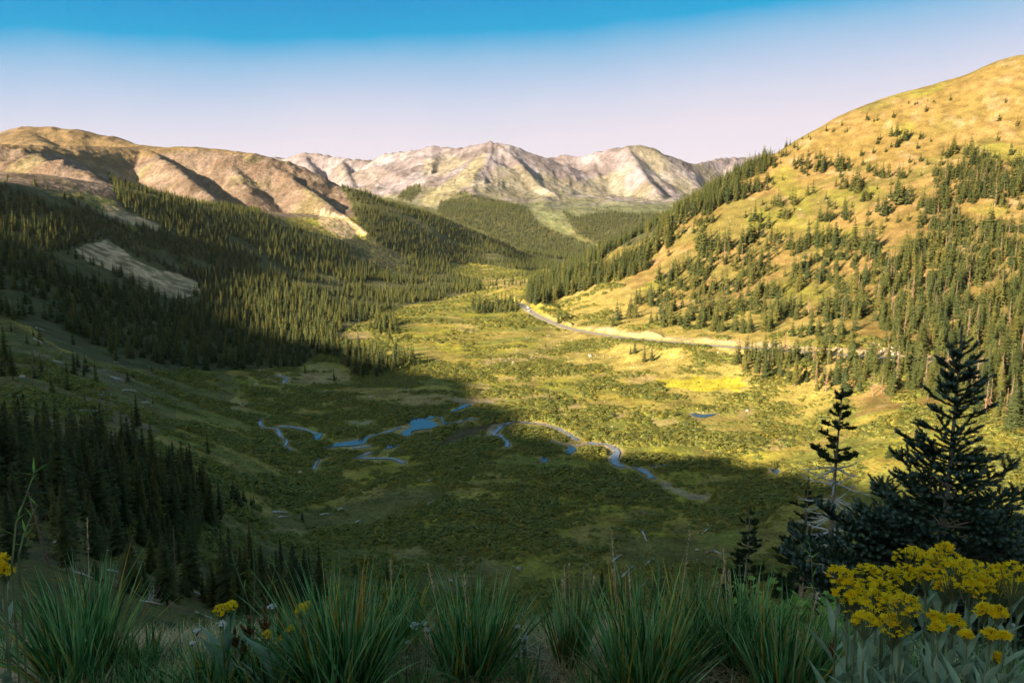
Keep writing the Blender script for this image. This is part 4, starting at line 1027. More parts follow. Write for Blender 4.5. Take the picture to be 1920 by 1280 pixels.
for px, py, w, lab in [(481,722,10,'pale squarish boulder in the shaded willows below the knoll'),(563,887,11,'rounded pale boulder beside the thin winding brook'),(507,898,15,'low wedge shaped pale boulder among small dark spruces'),(696,746,9,'flat pale boulder in the willows just above the blue pond'),(973,1067,13,'grey rounded boulder on the turf above the middle tussock'),(1107,668,9,'grey boulder on the stony slope below the road'),(963,683,11,'dark sided boulder on the sunlit hummock left of the road slope'),(1063,656,6,'small grey boulder high on the stony slope by the road'),(1033,684,7,'pale boulder low on the stony slope near the meadow'),(42,708,13,'pale upright boulder on the log strewn left slope'),(1401,770,7,'crumbly pale rock topping the bare mound in the willows'),(845,1088,9,'small grey boulder just above the gap between two tussocks'),(1308,1032,10,'pale split rock beside the crossed dead branches'),(478,915,7,'small white boulder by three dark spruces'),(1060,985,8,'small pale rock at the top of the shaded clearing')]:
    p = hit(px, py, 20); s = w*.5/F*(p[1]*CP-p[2]*SP)
    o = bpy.data.objects.new('boulder', rock_mesh(rs_, 'boulder', M_rock)); COL.objects.link(o); tag(o, lab, 'boulder')
    o.location = p+np.array([0,0,s*.25]); o.scale = (s, s*.9, s*.72); o.rotation_euler = (0,0,random.random()*6)

# ------------------------------------------------------------------ fallen logs
def fallen(x0, y0, x1, y1, thick, lab, grp, m=None):
    a, b = hit(x0, y0, 15), hit(x1, y1, 15)
    mid = (a+b)/2; d = b-a; L = np.linalg.norm(d); d /= L
    mb = MB(); n = 7; pts = []
    for k in range(n):
        t = k/(n-1); p = a+(b-a)*t; g = float(ground(np.array(p[0]), np.array(p[1])))
        p[2] = max(p[2], g+thick*.3)+thick*.4*math.sin(t*3.1)+random.uniform(-.05,.05)*thick; pts.append(p-mid)
    mb.tube(pts, [thick*(.55-.33*k/(n-1)) for k in range(n)], 8)
    for _ in range(int(3+L*.5)):
        t = random.uniform(.15, .95); p = pts[0]+(pts[-1]-pts[0])*t; q = np.array([random.uniform(-1,1), random.uniform(-1,1), random.uniform(.2,1.1)]); q /= np.linalg.norm(q)
        l = random.uniform(.4, 1.6)*min(1.5, L*.15+.3)
        mb.tube([p, p+q*l*.6, p+q*l+np.array([0,0,.1*l])], [thick*.14, thick*.09, .01], 4, cap=False)
    o = mb.obj('fallen_log', m or M_grey); o.location = mid; tag(o, lab, 'log', grp)
c1 = lambda a: (a[0]/3, 853+a[1]/3, a[2]/3, 853+a[3]/3)
c4 = lambda a: (a[0]/3, 600+a[1]/3, a[2]/3, 600+a[3]/3)
c2 = lambda a: (400+a[0]/3, 853+a[1]/3, 400+a[2]/3, 853+a[3]/3)
c3 = lambda a: (900+a[0]/3, 853+a[1]/3, 900+a[2]/3, 853+a[3]/3)
LG = [(c1, [(0,255,75,262),(180,235,285,265),(385,262,460,285),(440,275,585,318),(640,410,700,385),(800,380,870,400),(20,285,60,310),(680,375,740,370),(300,495,350,480)], 'silver grey fallen log along the foot of the dense dark stand', 'fallen logs at the foot of the dark stand'),
 (c1, [(520,520,670,558),(600,648,668,662),(420,660,525,695),(880,605,955,618),(1055,760,1175,800),(900,742,950,765),(1100,885,1200,925),(790,820,915,840),(1465,855,1530,885),(1340,830,1420,845)], 'silver grey fallen log on the slope right behind the grass tussocks', 'fallen logs behind the tussocks'),
 (c4, [(200,45,250,60),(190,105,240,135),(620,320,720,345),(640,330,700,348),(510,415,650,440),(450,510,640,515),(690,395,770,405),(240,430,280,450),(800,465,850,470),(75,380,120,395),(360,430,420,450),(130,200,200,215),(300,230,360,250)], 'bleached fallen log on the open left slope', 'fallen logs on the left slope'),
 (c2, [(335,322,415,325),(365,352,415,350),(700,312,735,300),(800,385,825,370),(1190,155,1250,138),(1195,285,1240,265),(600,340,650,330)], 'grey fallen log on the shaded turf clearing', 'fallen logs on the turf clearing'),
 (c3, [(910,430,938,487),(1250,445,1305,400),(905,320,935,348),(1270,555,1340,535),(1310,540,1355,558),(745,600,790,565),(800,685,860,630),(845,720,905,690),(850,770,935,720),(990,665,1035,632),(930,620,975,590),(600,750,650,742)], 'grey fallen trunk in the shaded clearing at the foot of the slope', 'fallen trunks in the foot clearing')]
for fn, rows_, lab, grp in LG:
    for a in rows_:
        q = fn(a); p = hit(q[0], q[1], 15); fallen(*q, float(np.clip(np.linalg.norm(p)*3.3/F, .16, .6)), lab, grp, M_dead if (fn is c3 and random.random() < .3) else M_grey)
# ------------------------------------------------------------------ plants at the viewpoint
M_blade = foliage('tussock_blades', [(0, (.022,.075,.022)), (.3, (.065,.21,.06)), (.6, (.15,.35,.13)), (.85, (.28,.50,.25)), (1, (.40,.50,.14))], 9, attr='tint', trans=.5, rough=.5)
M_amber = foliage('amber_blades', [(0, (0.39, 0.26, 0.026)), (0.5, (0.546, 0.39, 0.065)), (1, (0.468, 0.286, 0.104))], 9, attr='tint', trans=.25, rough=.6)
M_straw = foliage('straw', [(0, (0.488, 0.374, 0.227)), (0.5, (0.683, 0.552, 0.358)), (1, (0.39, 0.26, 0.163))], 12, attr='tint', trans=.2)
M_silver = foliage('silvery_leaves', [(0, (0.218, 0.338, 0.235)), (0.5, (0.297, 0.437, 0.323)), (1, (0.367, 0.514, 0.402))], 14, attr='tint', trans=.18, rough=.6, nlo=.75, nhi=1.2)
M_stem = foliage('pale_green_stem', [(0, (.12,.17,.08)), (1, (.19,.24,.14))], 10, attr='tint', trans=0)
M_petal = foliage('yellow_petals', [(0, (.95,.72,.01)), (.6, (.97,.80,.02)), (1, (.93,.50,.01))], 30, attr='tint', trans=.45, rough=.6, nlo=.9, nhi=1.05)
M_wpetal = foliage('white_petals', [(0, (.68,.66,.70)), (1, (.85,.84,.86))], 30, attr='tint', trans=.2, nlo=.9, nhi=1.05)
M_rseed = foliage('rust_seeds', [(0, (.20,.085,.035)), (.5, (.30,.13,.06)), (1, (.16,.07,.03))], 30, attr='tint', trans=.05)
M_leaf = foliage('fresh_leaves', [(0, (0.133, 0.287, 0.066)), (1, (0.243, 0.42, 0.088))], 12, attr='tint', trans=.3)

def blade(mb, p, az, lean, L, w, curl, tint, segs=5, roll=0.0):
    """one grass blade: starts at p, leans out along az and bends over by curl"""
    d = np.array([math.cos(az), math.sin(az), 0.]); s = np.array([-math.sin(az+roll), math.cos(az+roll), 0.])
    pos = np.array(p, float); pts = []; a = lean
    for k in range(segs+1):
        pts.append(pos.copy()); a2 = a+curl*(k/segs)**1.3
        pos = pos+(d*math.sin(a2)+np.array([0,0,1.])*math.cos(a2))*L/segs
    n0 = len(mb.v)
    for k in range(segs):
        ww = w*(1-(k/segs)**2.2)*.5*(.75+.25*min(1, k+.5)); mb.v += [pts[k]-s*ww, pts[k]+s*ww]; mb.a += [tint]*2
    mb.v.append(pts[-1]); mb.a.append(tint)
    for k in range(segs-1): mb.f.append((n0+2*k, n0+2*k+1, n0+2*k+3, n0+2*k+2))
    mb.f.append((n0+2*segs-2, n0+2*segs-1, n0+2*segs))
def at(px, py, r):
    """the ground spot on the bearing of a pixel, r metres out"""
    t, s = sight(px, py); x, y = math.sin(t)*r, math.cos(t)*r
    return np.array([x, y, float(ground(np.array(x), np.array(y)))])
def foot(px, py):
    p = hit(px, py, 1.6); return p if math.hypot(p[0], p[1]) < 5 else at(px, py, 3.0)
def ppm(p): return F/(p[1]*CP-p[2]*SP)
def tussock(px, py, hpx, wpx, n, lab, heads=0, amber=.11, lean=0.0, r=None):
    p = foot(px, py) if r is None else at(px, py, r); k = ppm(p); H = hpx/k*.9; W = wpx/k; rd_ = random.Random(px*7+py)
    e = empty('grass_tussock', tuple(p), 0, lab, 'grass', 'grass tussocks along the edge')
    g, y, s = MB(), MB(), MB(); rb = min(W*.22, .13)
    for i in range(int(n*.5)):
        q = math.sqrt(rd_.random()); az = rd_.random()*6.283; off = np.array([math.cos(az)*rb*q, math.sin(az)*rb*q, -.015])
        az2 = az+rd_.gauss(0, .75); ln = q*rd_.uniform(.08, .62)*min(1.3, W/H*.95)+lean*.2; L = H*rd_.uniform(.55, 1.12)*(1+.12*q)
        blade(y if rd_.random() < amber else g, off, az2, ln, L, rd_.uniform(.005, .0125), rd_.uniform(.0, .55), rd_.random(), 5, rd_.uniform(-1.2, 1.2))
    for i in range(n//3):
        az = rd_.random()*6.283; q = rd_.random(); off = np.array([math.cos(az)*rb*q*1.2, math.sin(az)*rb*q*1.2, -.01])
        blade(s, off, az+rd_.gauss(0, .5), rd_.uniform(.5, 1.35), H*rd_.uniform(.25, .8), .0035, rd_.uniform(.3, 1.2), rd_.random(), 4, rd_.uniform(-1,1))
    g.obj('foliage', M_blade, e); y.obj('amber_foliage', M_amber, e); s.obj('dry_foliage', M_straw, e)
    for i in range(heads):
        az = rd_.random()*6.283; ln = rd_.uniform(0, .22); L = H*rd_.uniform(1.05, 1.4); m_ = MB()
        d = np.array([math.cos(az)*math.sin(ln), math.sin(az)*math.sin(ln), math.cos(ln)]); b0 = np.array([math.cos(az), math.sin(az), 0])*rb*rd_.random()
        m_.tube([b0, b0+d*L*.5, b0+d*L], [.0018, .0014, .001], 4, .5)
        for j in range(46):
            t = rd_.uniform(.78, 1.02); c = b0+d*L*t; a2 = rd_.random()*6.283; o_ = np.array([math.cos(a2), math.sin(a2), rd_.uniform(.8, 1.6)])*.009
            sd = np.array([-math.sin(a2), math.cos(a2), 0])*.0028
            m_.face([c-sd, c+sd, c+o_], rd_.random())
        m_.obj('seed_head', M_straw, e)
TUS = [(150,1275,235,260,900,'big dark green tussock with amber blades, beside the silver leaved plant',1),
 (642,1300,255,300,1000,'largest tussock, blue green and fanning wide, beside the rusty dock',0),
 (885,1268,205,230,850,'rounded green tussock flanked by white yarrow',2),
 (745,1225,160,150,380,'tussock half hidden behind the largest one',1),
 (1072,1250,190,120,330,'narrow upright tussock with tall straw coloured seed heads',6),
 (1205,1310,265,260,800,'tall tussock with pale seed stalks rising from it',4),
 (1300,1245,190,190,600,'tussock behind the one with pale stalks, fine blue green blades',1),
 (1395,1260,200,190,600,'fine bladed tussock before the thin dead limbed spruce',2),
 (1465,1320,215,230,650,'loose tussock with arching amber blades beside the yellow flowers',2),
 (1540,1290,150,150,350,'small tussock tucked against the silvery flower clump',0),
 (400,1310,150,170,300,'low open tussock in front of the small yellow flower head',0),
 (505,1320,140,150,260,'low sparse tussock with broad blades before the dock',0),
 (262,1262,100,150,260,'small drooping tussock on the bare dirt beside the biggest dark one',1),
 (985,1300,90,150,180,'short tuft with dry arching blades on the bare dirt',0),
 (1120,1330,110,130,180,'short tuft at the foot of the narrow seed headed tussock',0),
 (305,1325,90,120,160,'short broad bladed tuft at the edge of the dirt ledge',0),
 (770,1330,110,140,200,'short tuft between the largest and the rounded tussock',0)]
for a in TUS: tussock(*a)

def leaf(mb, p, az, el, L, w, bend, tint, fold=.25):
    """lance shaped leaf, folded along the midrib"""
    d = np.array([math.cos(az), math.sin(az), 0.]); s = np.array([-math.sin(az), math.cos(az), 0.]); pos = np.array(p, float); a = el; n0 = len(mb.v)
    prof = [.25, .75, 1.0, .92, .62, .28]; n = len(prof)
    for k in range(n):
        dirv = d*math.cos(a)+np.array([0,0,1.])*math.sin(a); up_ = -d*math.sin(a)+np.array([0,0,1.])*math.cos(a)
        ww = w*.5*prof[k]; mb.v += [pos-s*ww+up_*ww*fold*2, pos, pos+s*ww+up_*ww*fold*2]; mb.a += [tint, tint*.8, tint]
        pos = pos+dirv*L/n; a -= bend/n
    mb.v.append(pos); mb.a.append(tint)
    for k in range(n-1):
        for q in (0, 1): mb.f.append((n0+3*k+q, n0+3*k+q+1, n0+3*k+q+4, n0+3*k+q+3))
    e = n0+3*n; mb.f += [(e-3, e-2, e), (e-2, e-1, e)]
def corymb(rd_, c, rad, n, mat_, parent, petal=.0075, flat_=.55, base=None):
    """flower head: many small florets on short stalks"""
    mb = MB(); st = MB(); base = base if base is not None else c-np.array([0,0,rad*1.5])
    for i in range(n):
        az = rd_.random()*6.283; q = math.sqrt(rd_.random()); f = c+np.array([math.cos(az)*rad*q, math.sin(az)*rad*q, rad*flat_*(1-q*q)+rd_.uniform(-.2,.2)*rad])
        if i % 2 == 0: st.tube([base, (base+f)*.5+np.array([0,0,-.1*rad]), f], [.0016, .0012, .001], 3, .5, cap=False)
        t0 = np.array([rd_.uniform(-.7,.7), rd_.uniform(-.7,.7), 1.]); t0 /= np.linalg.norm(t0); e1 = np.cross(t0, [1,.2,0]); e1 /= np.linalg.norm(e1); e2 = np.cross(t0, e1)
        m = rd_.randint(5, 8); tt = rd_.random()
        for k in range(m):
            a = 6.283*k/m+tt; o_ = e1*math.cos(a)+e2*math.sin(a); sd = e2*math.cos(a)-e1*math.sin(a); lift = t0*petal*rd_.uniform(-.3,.35)
            mb.face([f, f+o_*petal*.6-sd*petal*.28, f+o_*petal*rd_.uniform(1,1.4)+lift, f+o_*petal*.6+sd*petal*.28], tt*.8)
        for k in range(4):
            a = 1.57*k; b_ = 1.57*(k+1)
            mb.face([f+t0*.003, f+t0*.0012+(e1*math.cos(a)+e2*math.sin(a))*petal*.2, f+t0*.0012+(e1*math.cos(b_)+e2*math.sin(b_))*petal*.2], 1.0)
    h = mb.obj('flower_head', mat_, parent); st.obj('flower_stalk', M_stem, h)
def yellow_plant(heads, r, lab, leaves=14, petal=.0085):
    """heads: (px, py, width px) of its flower heads"""
    hx = sum(h[0] for h in heads)/len(heads); p = at(hx+random.uniform(-6,6), 1290, r*.97); k = ppm(p); rd_ = random.Random(int(hx*13+heads[0][1]))
    e = empty('ragwort_plant', tuple(p), 0, lab, 'flower', 'yellow ragwort clump')
    st, lf = MB(), MB()
    for h in heads:
        t, s = sight(h[0], h[1]); rr = r*rd_.uniform(.97, 1.05); c = np.array([math.sin(t)*rr, math.cos(t)*rr, s*rr])-p; rad = h[2]*.5/k
        neck = c-np.array([0,0,rad*1.6]); mid = np.array([c[0]*.45, c[1]*.45, max(.02, neck[2]*.5)])
        st.tube([np.array([0,0,-.02]), mid, neck, c-np.array([0,0,rad*.5])], [.0042, .0036, .0028, .0015], 5, .4)
        corymb(rd_, c, rad, int(14+h[2]*.95), M_petal, e, petal, .85, neck)
        for j in range(leaves):
            f = (j+rd_.random()*.5)/leaves; q = mid*min(1, f*2) if f < .5 else mid+(neck-mid)*(f-.5)*2
            L = (.19*(1-f)+.07)*rd_.uniform(.8, 1.2); leaf(lf, q, j*2.4+rd_.random(), rd_.uniform(.75, 1.35), L, L*rd_.uniform(.16, .24), rd_.uniform(.1, .7), rd_.random())
    for j in range(11):
        az = rd_.random()*6.283; L = rd_.uniform(.16, .30); leaf(lf, np.array([math.cos(az)*.03, math.sin(az)*.03, -.01]), az, rd_.uniform(.9, 1.45), L, L*rd_.uniform(.16, .23), rd_.uniform(.1,.6), rd_.random())
    st.obj('stem', M_stem, e, smooth=True); lf.obj('foliage', M_silver, e, smooth=True)
YP = [([(1572,1082,46)], 2.45, 'single yellow flower head leaning out at the left end of the ragwort clump'),
 ([(1592,1112,64),(1606,1136,58)], 2.35, 'ragwort with two heads close together at the left side of the clump'),
 ([(1624,1084,58)], 2.6, 'ragwort head rising behind the two close heads'),
 ([(1660,1090,62),(1655,1112,54)], 2.5, 'ragwort with a broad double head in the left half of the clump'),
 ([(1646,1132,62),(1622,1168,44)], 2.25, 'low ragwort with one head hanging beneath another'),
 ([(1694,1140,62),(1676,1176,60)], 2.2, 'foremost low ragwort with an orange tinted head near the middle'),
 ([(1708,1056,72),(1700,1082,50)], 2.6, 'tall ragwort with a wide head left of the clump peak'),
 ([(1746,1052,46),(1738,1080,40)], 2.55, 'slender ragwort with a small head just beside the clump peak'),
 ([(1772,1040,44),(1764,1056,40)], 2.55, 'tallest ragwort with the topmost flower head of the clump'),
 ([(1790,1078,70),(1775,1102,46)], 2.45, 'ragwort below the topmost head, broad and full'),
 ([(1822,1078,62)], 2.6, 'ragwort with a flat broad head just right of the peak'),
 ([(1820,1108,48),(1842,1102,44)], 2.4, 'ragwort with two small heads under the flat broad one'),
 ([(1868,1092,72),(1880,1112,58)], 2.5, 'wide headed ragwort in the right half of the clump'),
 ([(1902,1084,66),(1912,1110,60)], 2.45, 'ragwort with a crowded head cut by the picture edge'),
 ([(1848,1146,34),(1872,1150,30)], 2.2, 'low ragwort with half open drooping buds'),
 ([(1752,1160,30),(1788,1166,34),(1760,1180,28)], 2.1, 'front ragwort with three small budding heads among big leaves'),
 ([(1856,1190,24),(1884,1196,22)], 2.05, 'short ragwort with round buds at the front of the clump'),
 ([(1812,1190,22),(1868,1232,18)], 2.0, 'nearest short ragwort with a few tight buds')]
for h, r, lab in YP: yellow_plant(h, r, lab)
def leafy(px, py, r, n, lab, Lr=(.14,.27)):
    p = at(px, py, r); rd_ = random.Random(px); e = empty('silver_leaf_plant', tuple(p), 0, lab, 'plant', 'silvery leaf rosettes')
    lf, st = MB(), MB(); st.tube([(0,0,-.02),(0,0,.1),(.01,.0,.16)], [.004,.003,.001], 5)
    for j in range(n):
        L = rd_.uniform(*Lr); az = j*2.4+rd_.random(); leaf(lf, np.array([0,0,rd_.uniform(0,.12)]), az, rd_.uniform(.85, 1.45), L, L*rd_.uniform(.16,.24), rd_.uniform(.1,.7), rd_.random())
    st.obj('stem', M_stem, e); lf.obj('foliage', M_silver, e, smooth=True)
for px, r, lab in [(1600,2.1,'silvery leaf rosette at the left foot of the ragwort clump'),(1640,1.98,'silvery rosette with long upright leaves, front of the ragwort'),(1690,1.95,'silvery rosette of broad leaves under the orange tinted head'),(1740,1.95,'silvery rosette with folded leaves before the three budding heads'),(1790,1.95,'silvery rosette under the tallest ragwort'),(1838,1.93,'silvery rosette of wide leaves before the drooping buds'),(1885,1.93,'silvery rosette at the right front of the clump'),(1918,2.1,'silvery rosette cut by the picture edge'),(1715,2.2,'silvery rosette deep inside the ragwort clump'),(1860,2.2,'silvery rosette behind the round buds'),(1770,2.15,'silvery rosette in the shade amid the ragwort stems')]:
    leafy(px, 1290, r, 15, lab)
leafy(8, 1280, 2.25, 16, 'silvery leaf rosette beside the big dark tussock', (.12,.2))
yellow_plant([(3,1052,26),(8,1072,32)], 2.5, 'lone yellow flower head beside the biggest dark tussock', 4)
yellow_plant([(416,1146,30),(432,1138,26)], 3.0, 'small bright yellow flower head above the white yarrow and rusty dock', 4, .008)
yellow_plant([(566,1144,24),(578,1136,20)], 3.0, 'small yellow flower head touching the largest tussock', 4, .008)
yellow_plant([(500,1190,18),(530,1200,24),(545,1180,16)], 2.9, 'straggly plant with tiny yellow flowers among the dock', 3, .006)
def yarrow(px, py, w, lab, r=2.9):
    p = at(px+2, 1270, r*.99); rd_ = random.Random(px); t, s = sight(px, py); c = np.array([math.sin(t)*r, math.cos(t)*r, s*r])-p
    e = empty('white_yarrow', tuple(p), 0, lab, 'flower', 'white yarrow'); st, lf = MB(), MB(); rad = w*.5/ppm(p)
    st.tube([(0,0,-.02), c*.5+np.array([.01,0,0]), c-np.array([0,0,rad])], [.002,.0018,.001], 4, .3); st.obj('stem', M_stem, e)
    for j in range(7): leaf(lf, c*(j/9), j*2.4, rd_.uniform(.3,1.1), rd_.uniform(.04,.09), .006, .4, rd_.random())
    lf.obj('foliage', M_leaf, e); corymb(rd_, c, rad, 24, M_wpetal, e, .0042, .2)
for a in [(369,1182,14,'small white yarrow head left of the yellow flower'),(413,1168,20,'white yarrow right under the small yellow flower head'),(509,1137,18,'white yarrow standing above the rusty dock spikes'),(360,1205,10,'tiny white yarrow low at the dirt ledge'),(776,1170,14,'white yarrow, upper of the close group beside the rounded tussock'),(793,1168,16,'white yarrow head level with its neighbour by the rounded tussock'),(780,1176,18,'white yarrow, fullest head of the close group'),(802,1180,14,'white yarrow at the right of the close group'),(766,1204,11,'white yarrow lower on its own at the tussock foot'),(968,1174,14,'white yarrow highest on the right side of the rounded tussock'),(984,1196,18,'white yarrow upper head of a stacked pair'),(984,1216,22,'white yarrow with the broadest head, under the stacked pair'),(948,1226,16,'white yarrow low by the dry blades'),(970,1231,12,'tiny white yarrow at the bottom of the right hand group'),(1898,1172,12,'white yarrow peeking out of the ragwort')]: yarrow(*a)
def dock(px, py, hpx, lab, r=2.95):
    p = at(px, 1270, r); rd_ = random.Random(px+3); t, s = sight(px, py); c = np.array([math.sin(t)*r, math.cos(t)*r, s*r])-p; e = empty('dock_plant', tuple(p), 0, lab, 'plant', 'rusty dock')
    st, lf = MB(), MB(); st.tube([(0,0,-.02), c*.5, c*1.0], [.0032,.0026,.0012], 5, .5); st.obj('stem', M_rseed, e); Hs = hpx/ppm(p); d = c/np.linalg.norm(c)
    for b in range(3):
        m_ = MB(); az = rd_.random()*6.283; off = d if b == 0 else d*.8+np.array([math.cos(az), math.sin(az), 0])*.42; off = off/np.linalg.norm(off); st0 = c-d*Hs*(1 if b == 0 else .95); ll = Hs*(1 if b == 0 else rd_.uniform(.45,.7))
        for j in range(130 if b == 0 else 70):
            q = rd_.random(); a2 = rd_.random()*6.283; o_ = np.array([math.cos(a2), math.sin(a2), rd_.uniform(-.3,.8)]); w_ = .013*(1-q*.75)*rd_.uniform(.6,1.1); f = st0+off*ll*q+o_*w_*.8
            s1 = np.cross(o_, [0,.3,1]); s1 /= np.linalg.norm(s1); m_.face([f-s1*.004, f+np.array([0,0,-.004]), f+s1*.004, f+np.array([0,0,.005])+o_*.003], rd_.random())
        m_.obj('seed_spike', M_rseed, e)
    for j in range(5): leaf(lf, c*(j/8), j*2.4, rd_.uniform(.4,1.1), rd_.uniform(.07,.14), .022, .6, rd_.random())
    lf.obj('foliage', M_leaf, e)
for a in [(497,1134,56,'tallest rusty dock spike between the two small yellow flowers'),(466,1158,42,'leaning rusty dock spike by the yarrow and yellow head'),(524,1146,48,'rusty dock spike behind the broad blades'),(440,1178,36,'short brown dock spike at the low open tussock'),(582,1155,34,'rusty dock spike against the largest tussock'),(455,1200,26,'short rusty dock low among blades'),(1565,1195,40,'orange brown dock spike beside the ragwort clump')]: dock(*a)
def stalk(pts_px, r, lab, pods=8):
    """a tall thin flowering stalk; pts_px run from foot to tip"""
    p = at(pts_px[0][0], 1270, r); e = empty('tall_weed', tuple(p), 0, lab, 'plant', None); rd_ = random.Random(pts_px[0][0]); st, lf = MB(), MB(); P = [np.array([0,0,-.02])]
    for px, py in pts_px: t, s = sight(px, py); P.append(np.array([math.sin(t)*r, math.cos(t)*r, s*r])-p)
    n = len(P); st.tube(P, [.0032*(1-.7*k/n) for k in range(n)], 5, .2); st.obj('stem', M_stem, e)
    for j in range(pods):
        q = rd_.uniform(.35, .98)*(n-1); i = min(int(q), n-2); c = P[i]+(P[i+1]-P[i])*(q-i); leaf(lf, c, rd_.random()*6.283, rd_.uniform(.5, 1.3), rd_.uniform(.02,.05), .006, .2, rd_.random())
    lf.obj('foliage', M_leaf, e)
for pts_, r, lab in [([(22,1060),(30,980),(52,920),(66,880)], 2.4, 'tall thin green stalk curving up before the dark stand'), ([(35,1040),(45,1000),(62,960),(70,945)], 2.45, 'shorter thin green stalk beside the curving one'), ([(475,1150),(478,1080),(474,1030),(478,985)], 3.2, 'tall stalk with hanging pods over the young dark spruces'), ([(470,1140),(452,1090),(440,1060),(434,1030)], 3.3, 'bent thin stalk leaning left over the young spruces'), ([(500,1120),(510,1090),(515,1070),(514,1055)], 3.25, 'short upright stalk right of the podded one'), ([(1530,1190),(1527,1120),(1522,1060),(1518,1018)], 3.0, 'single dry thin stalk before the dead limbed spruces')]: stalk(pts_, r, lab)
def currant(px, py, r, w, h, n, lab):
    p = at(px, py, r); rd_ = random.Random(px); k = ppm(p); e = empty('leafy_shrub', tuple(p), 0, lab, 'shrub', None); st, lf = MB(), MB()
    t, s = sight(px, py-h); H = max(s*r-p[2], .3); W = w/k*.5
    for j in range(9):
        az = rd_.random()*6.283; q = np.array([math.cos(az)*W*rd_.uniform(.3,1), math.sin(az)*W*.6, H*rd_.uniform(.55,1.0)]); st.tube([(0,0,-.1), q*np.array([.4,.4,.55]), q], [.006,.004,.002], 4, .5)
        for i in range(n//9):
            c = q*rd_.uniform(.55,1.02)+np.array([rd_.gauss(0,.05), rd_.gauss(0,.05), rd_.gauss(0,.04)]); a = rd_.random()*6.283; sz = rd_.uniform(.018,.036); nr = np.array([rd_.uniform(-.7,.7), rd_.uniform(-1,.3), 1]); nr /= np.linalg.norm(nr); e1 = np.cross(nr, [math.cos(a), math.sin(a), 0]); e1 /= np.linalg.norm(e1); e2 = np.cross(nr, e1)
            rim = [c+(e1*math.cos(b)+e2*math.sin(b))*sz*(1.0 if i2 % 2 else .62) for i2, b in enumerate(np.linspace(0, 6.283*9/10, 10))]; lf.face(rim, rd_.random())
    st.obj('stem', M_stem, e); lf.obj('foliage', M_leaf, e)
for a in [(1445,1200,4.6,70,60,100,'shrub with lobed bright green leaves at the foot of the pale trunk'),(1520,1190,4.4,110,70,130,'wider shrub with lobed green leaves before the thin trunks'),(1410,1215,4.3,60,45,60,'low leafy shrub behind the fine bladed tussock')]: currant(*a)

# ------------------------------------------------------------------ the big fir and its thin neighbours
M_fir = foliage('fir_needles', [(0, (.030,.055,.024)), (.5, (.055,.10,.055)), (.8, (.085,.15,.115)), (1, (.13,.21,.19))], 5, attr='tint', trans=.1, rough=.55, nlo=.75, nhi=1.2)
M_firbark = flat('fir_bark', (.30,.24,.20), .95, .05, 30, .01, .3, 12)
def brush(mb, p, q, dens, nl, rd_, tip, w=.005):
    """bottle brush of needles round a twig"""
    p, q = np.array(p), np.array(q); d = q-p; L = np.linalg.norm(d); d = d/L; n = max(4, int(L*dens))
    h = np.array([0,0,1.]) if abs(d[2]) < .9 else np.array([1.,0,0]); e1 = np.cross(d, h); e1 /= np.linalg.norm(e1); e2 = np.cross(d, e1)
    for i in range(n):
        t = (i+rd_.random())/n; a = rd_.random()*6.283; o_ = e1*math.cos(a)+e2*math.sin(a); c = p+d*L*t; s = np.cross(o_, d); l = nl*rd_.uniform(.75,1.1)*(1-.35*max(0, t-.8)*5*.5)
        if o_[2] < -.2: l *= .7
        mb.face([c-s*w*.5, c+s*w*.5, c+o_*l*.8+d*l*.75], min(1, tip*(t**.7)*rd_.uniform(.8,1.1)))
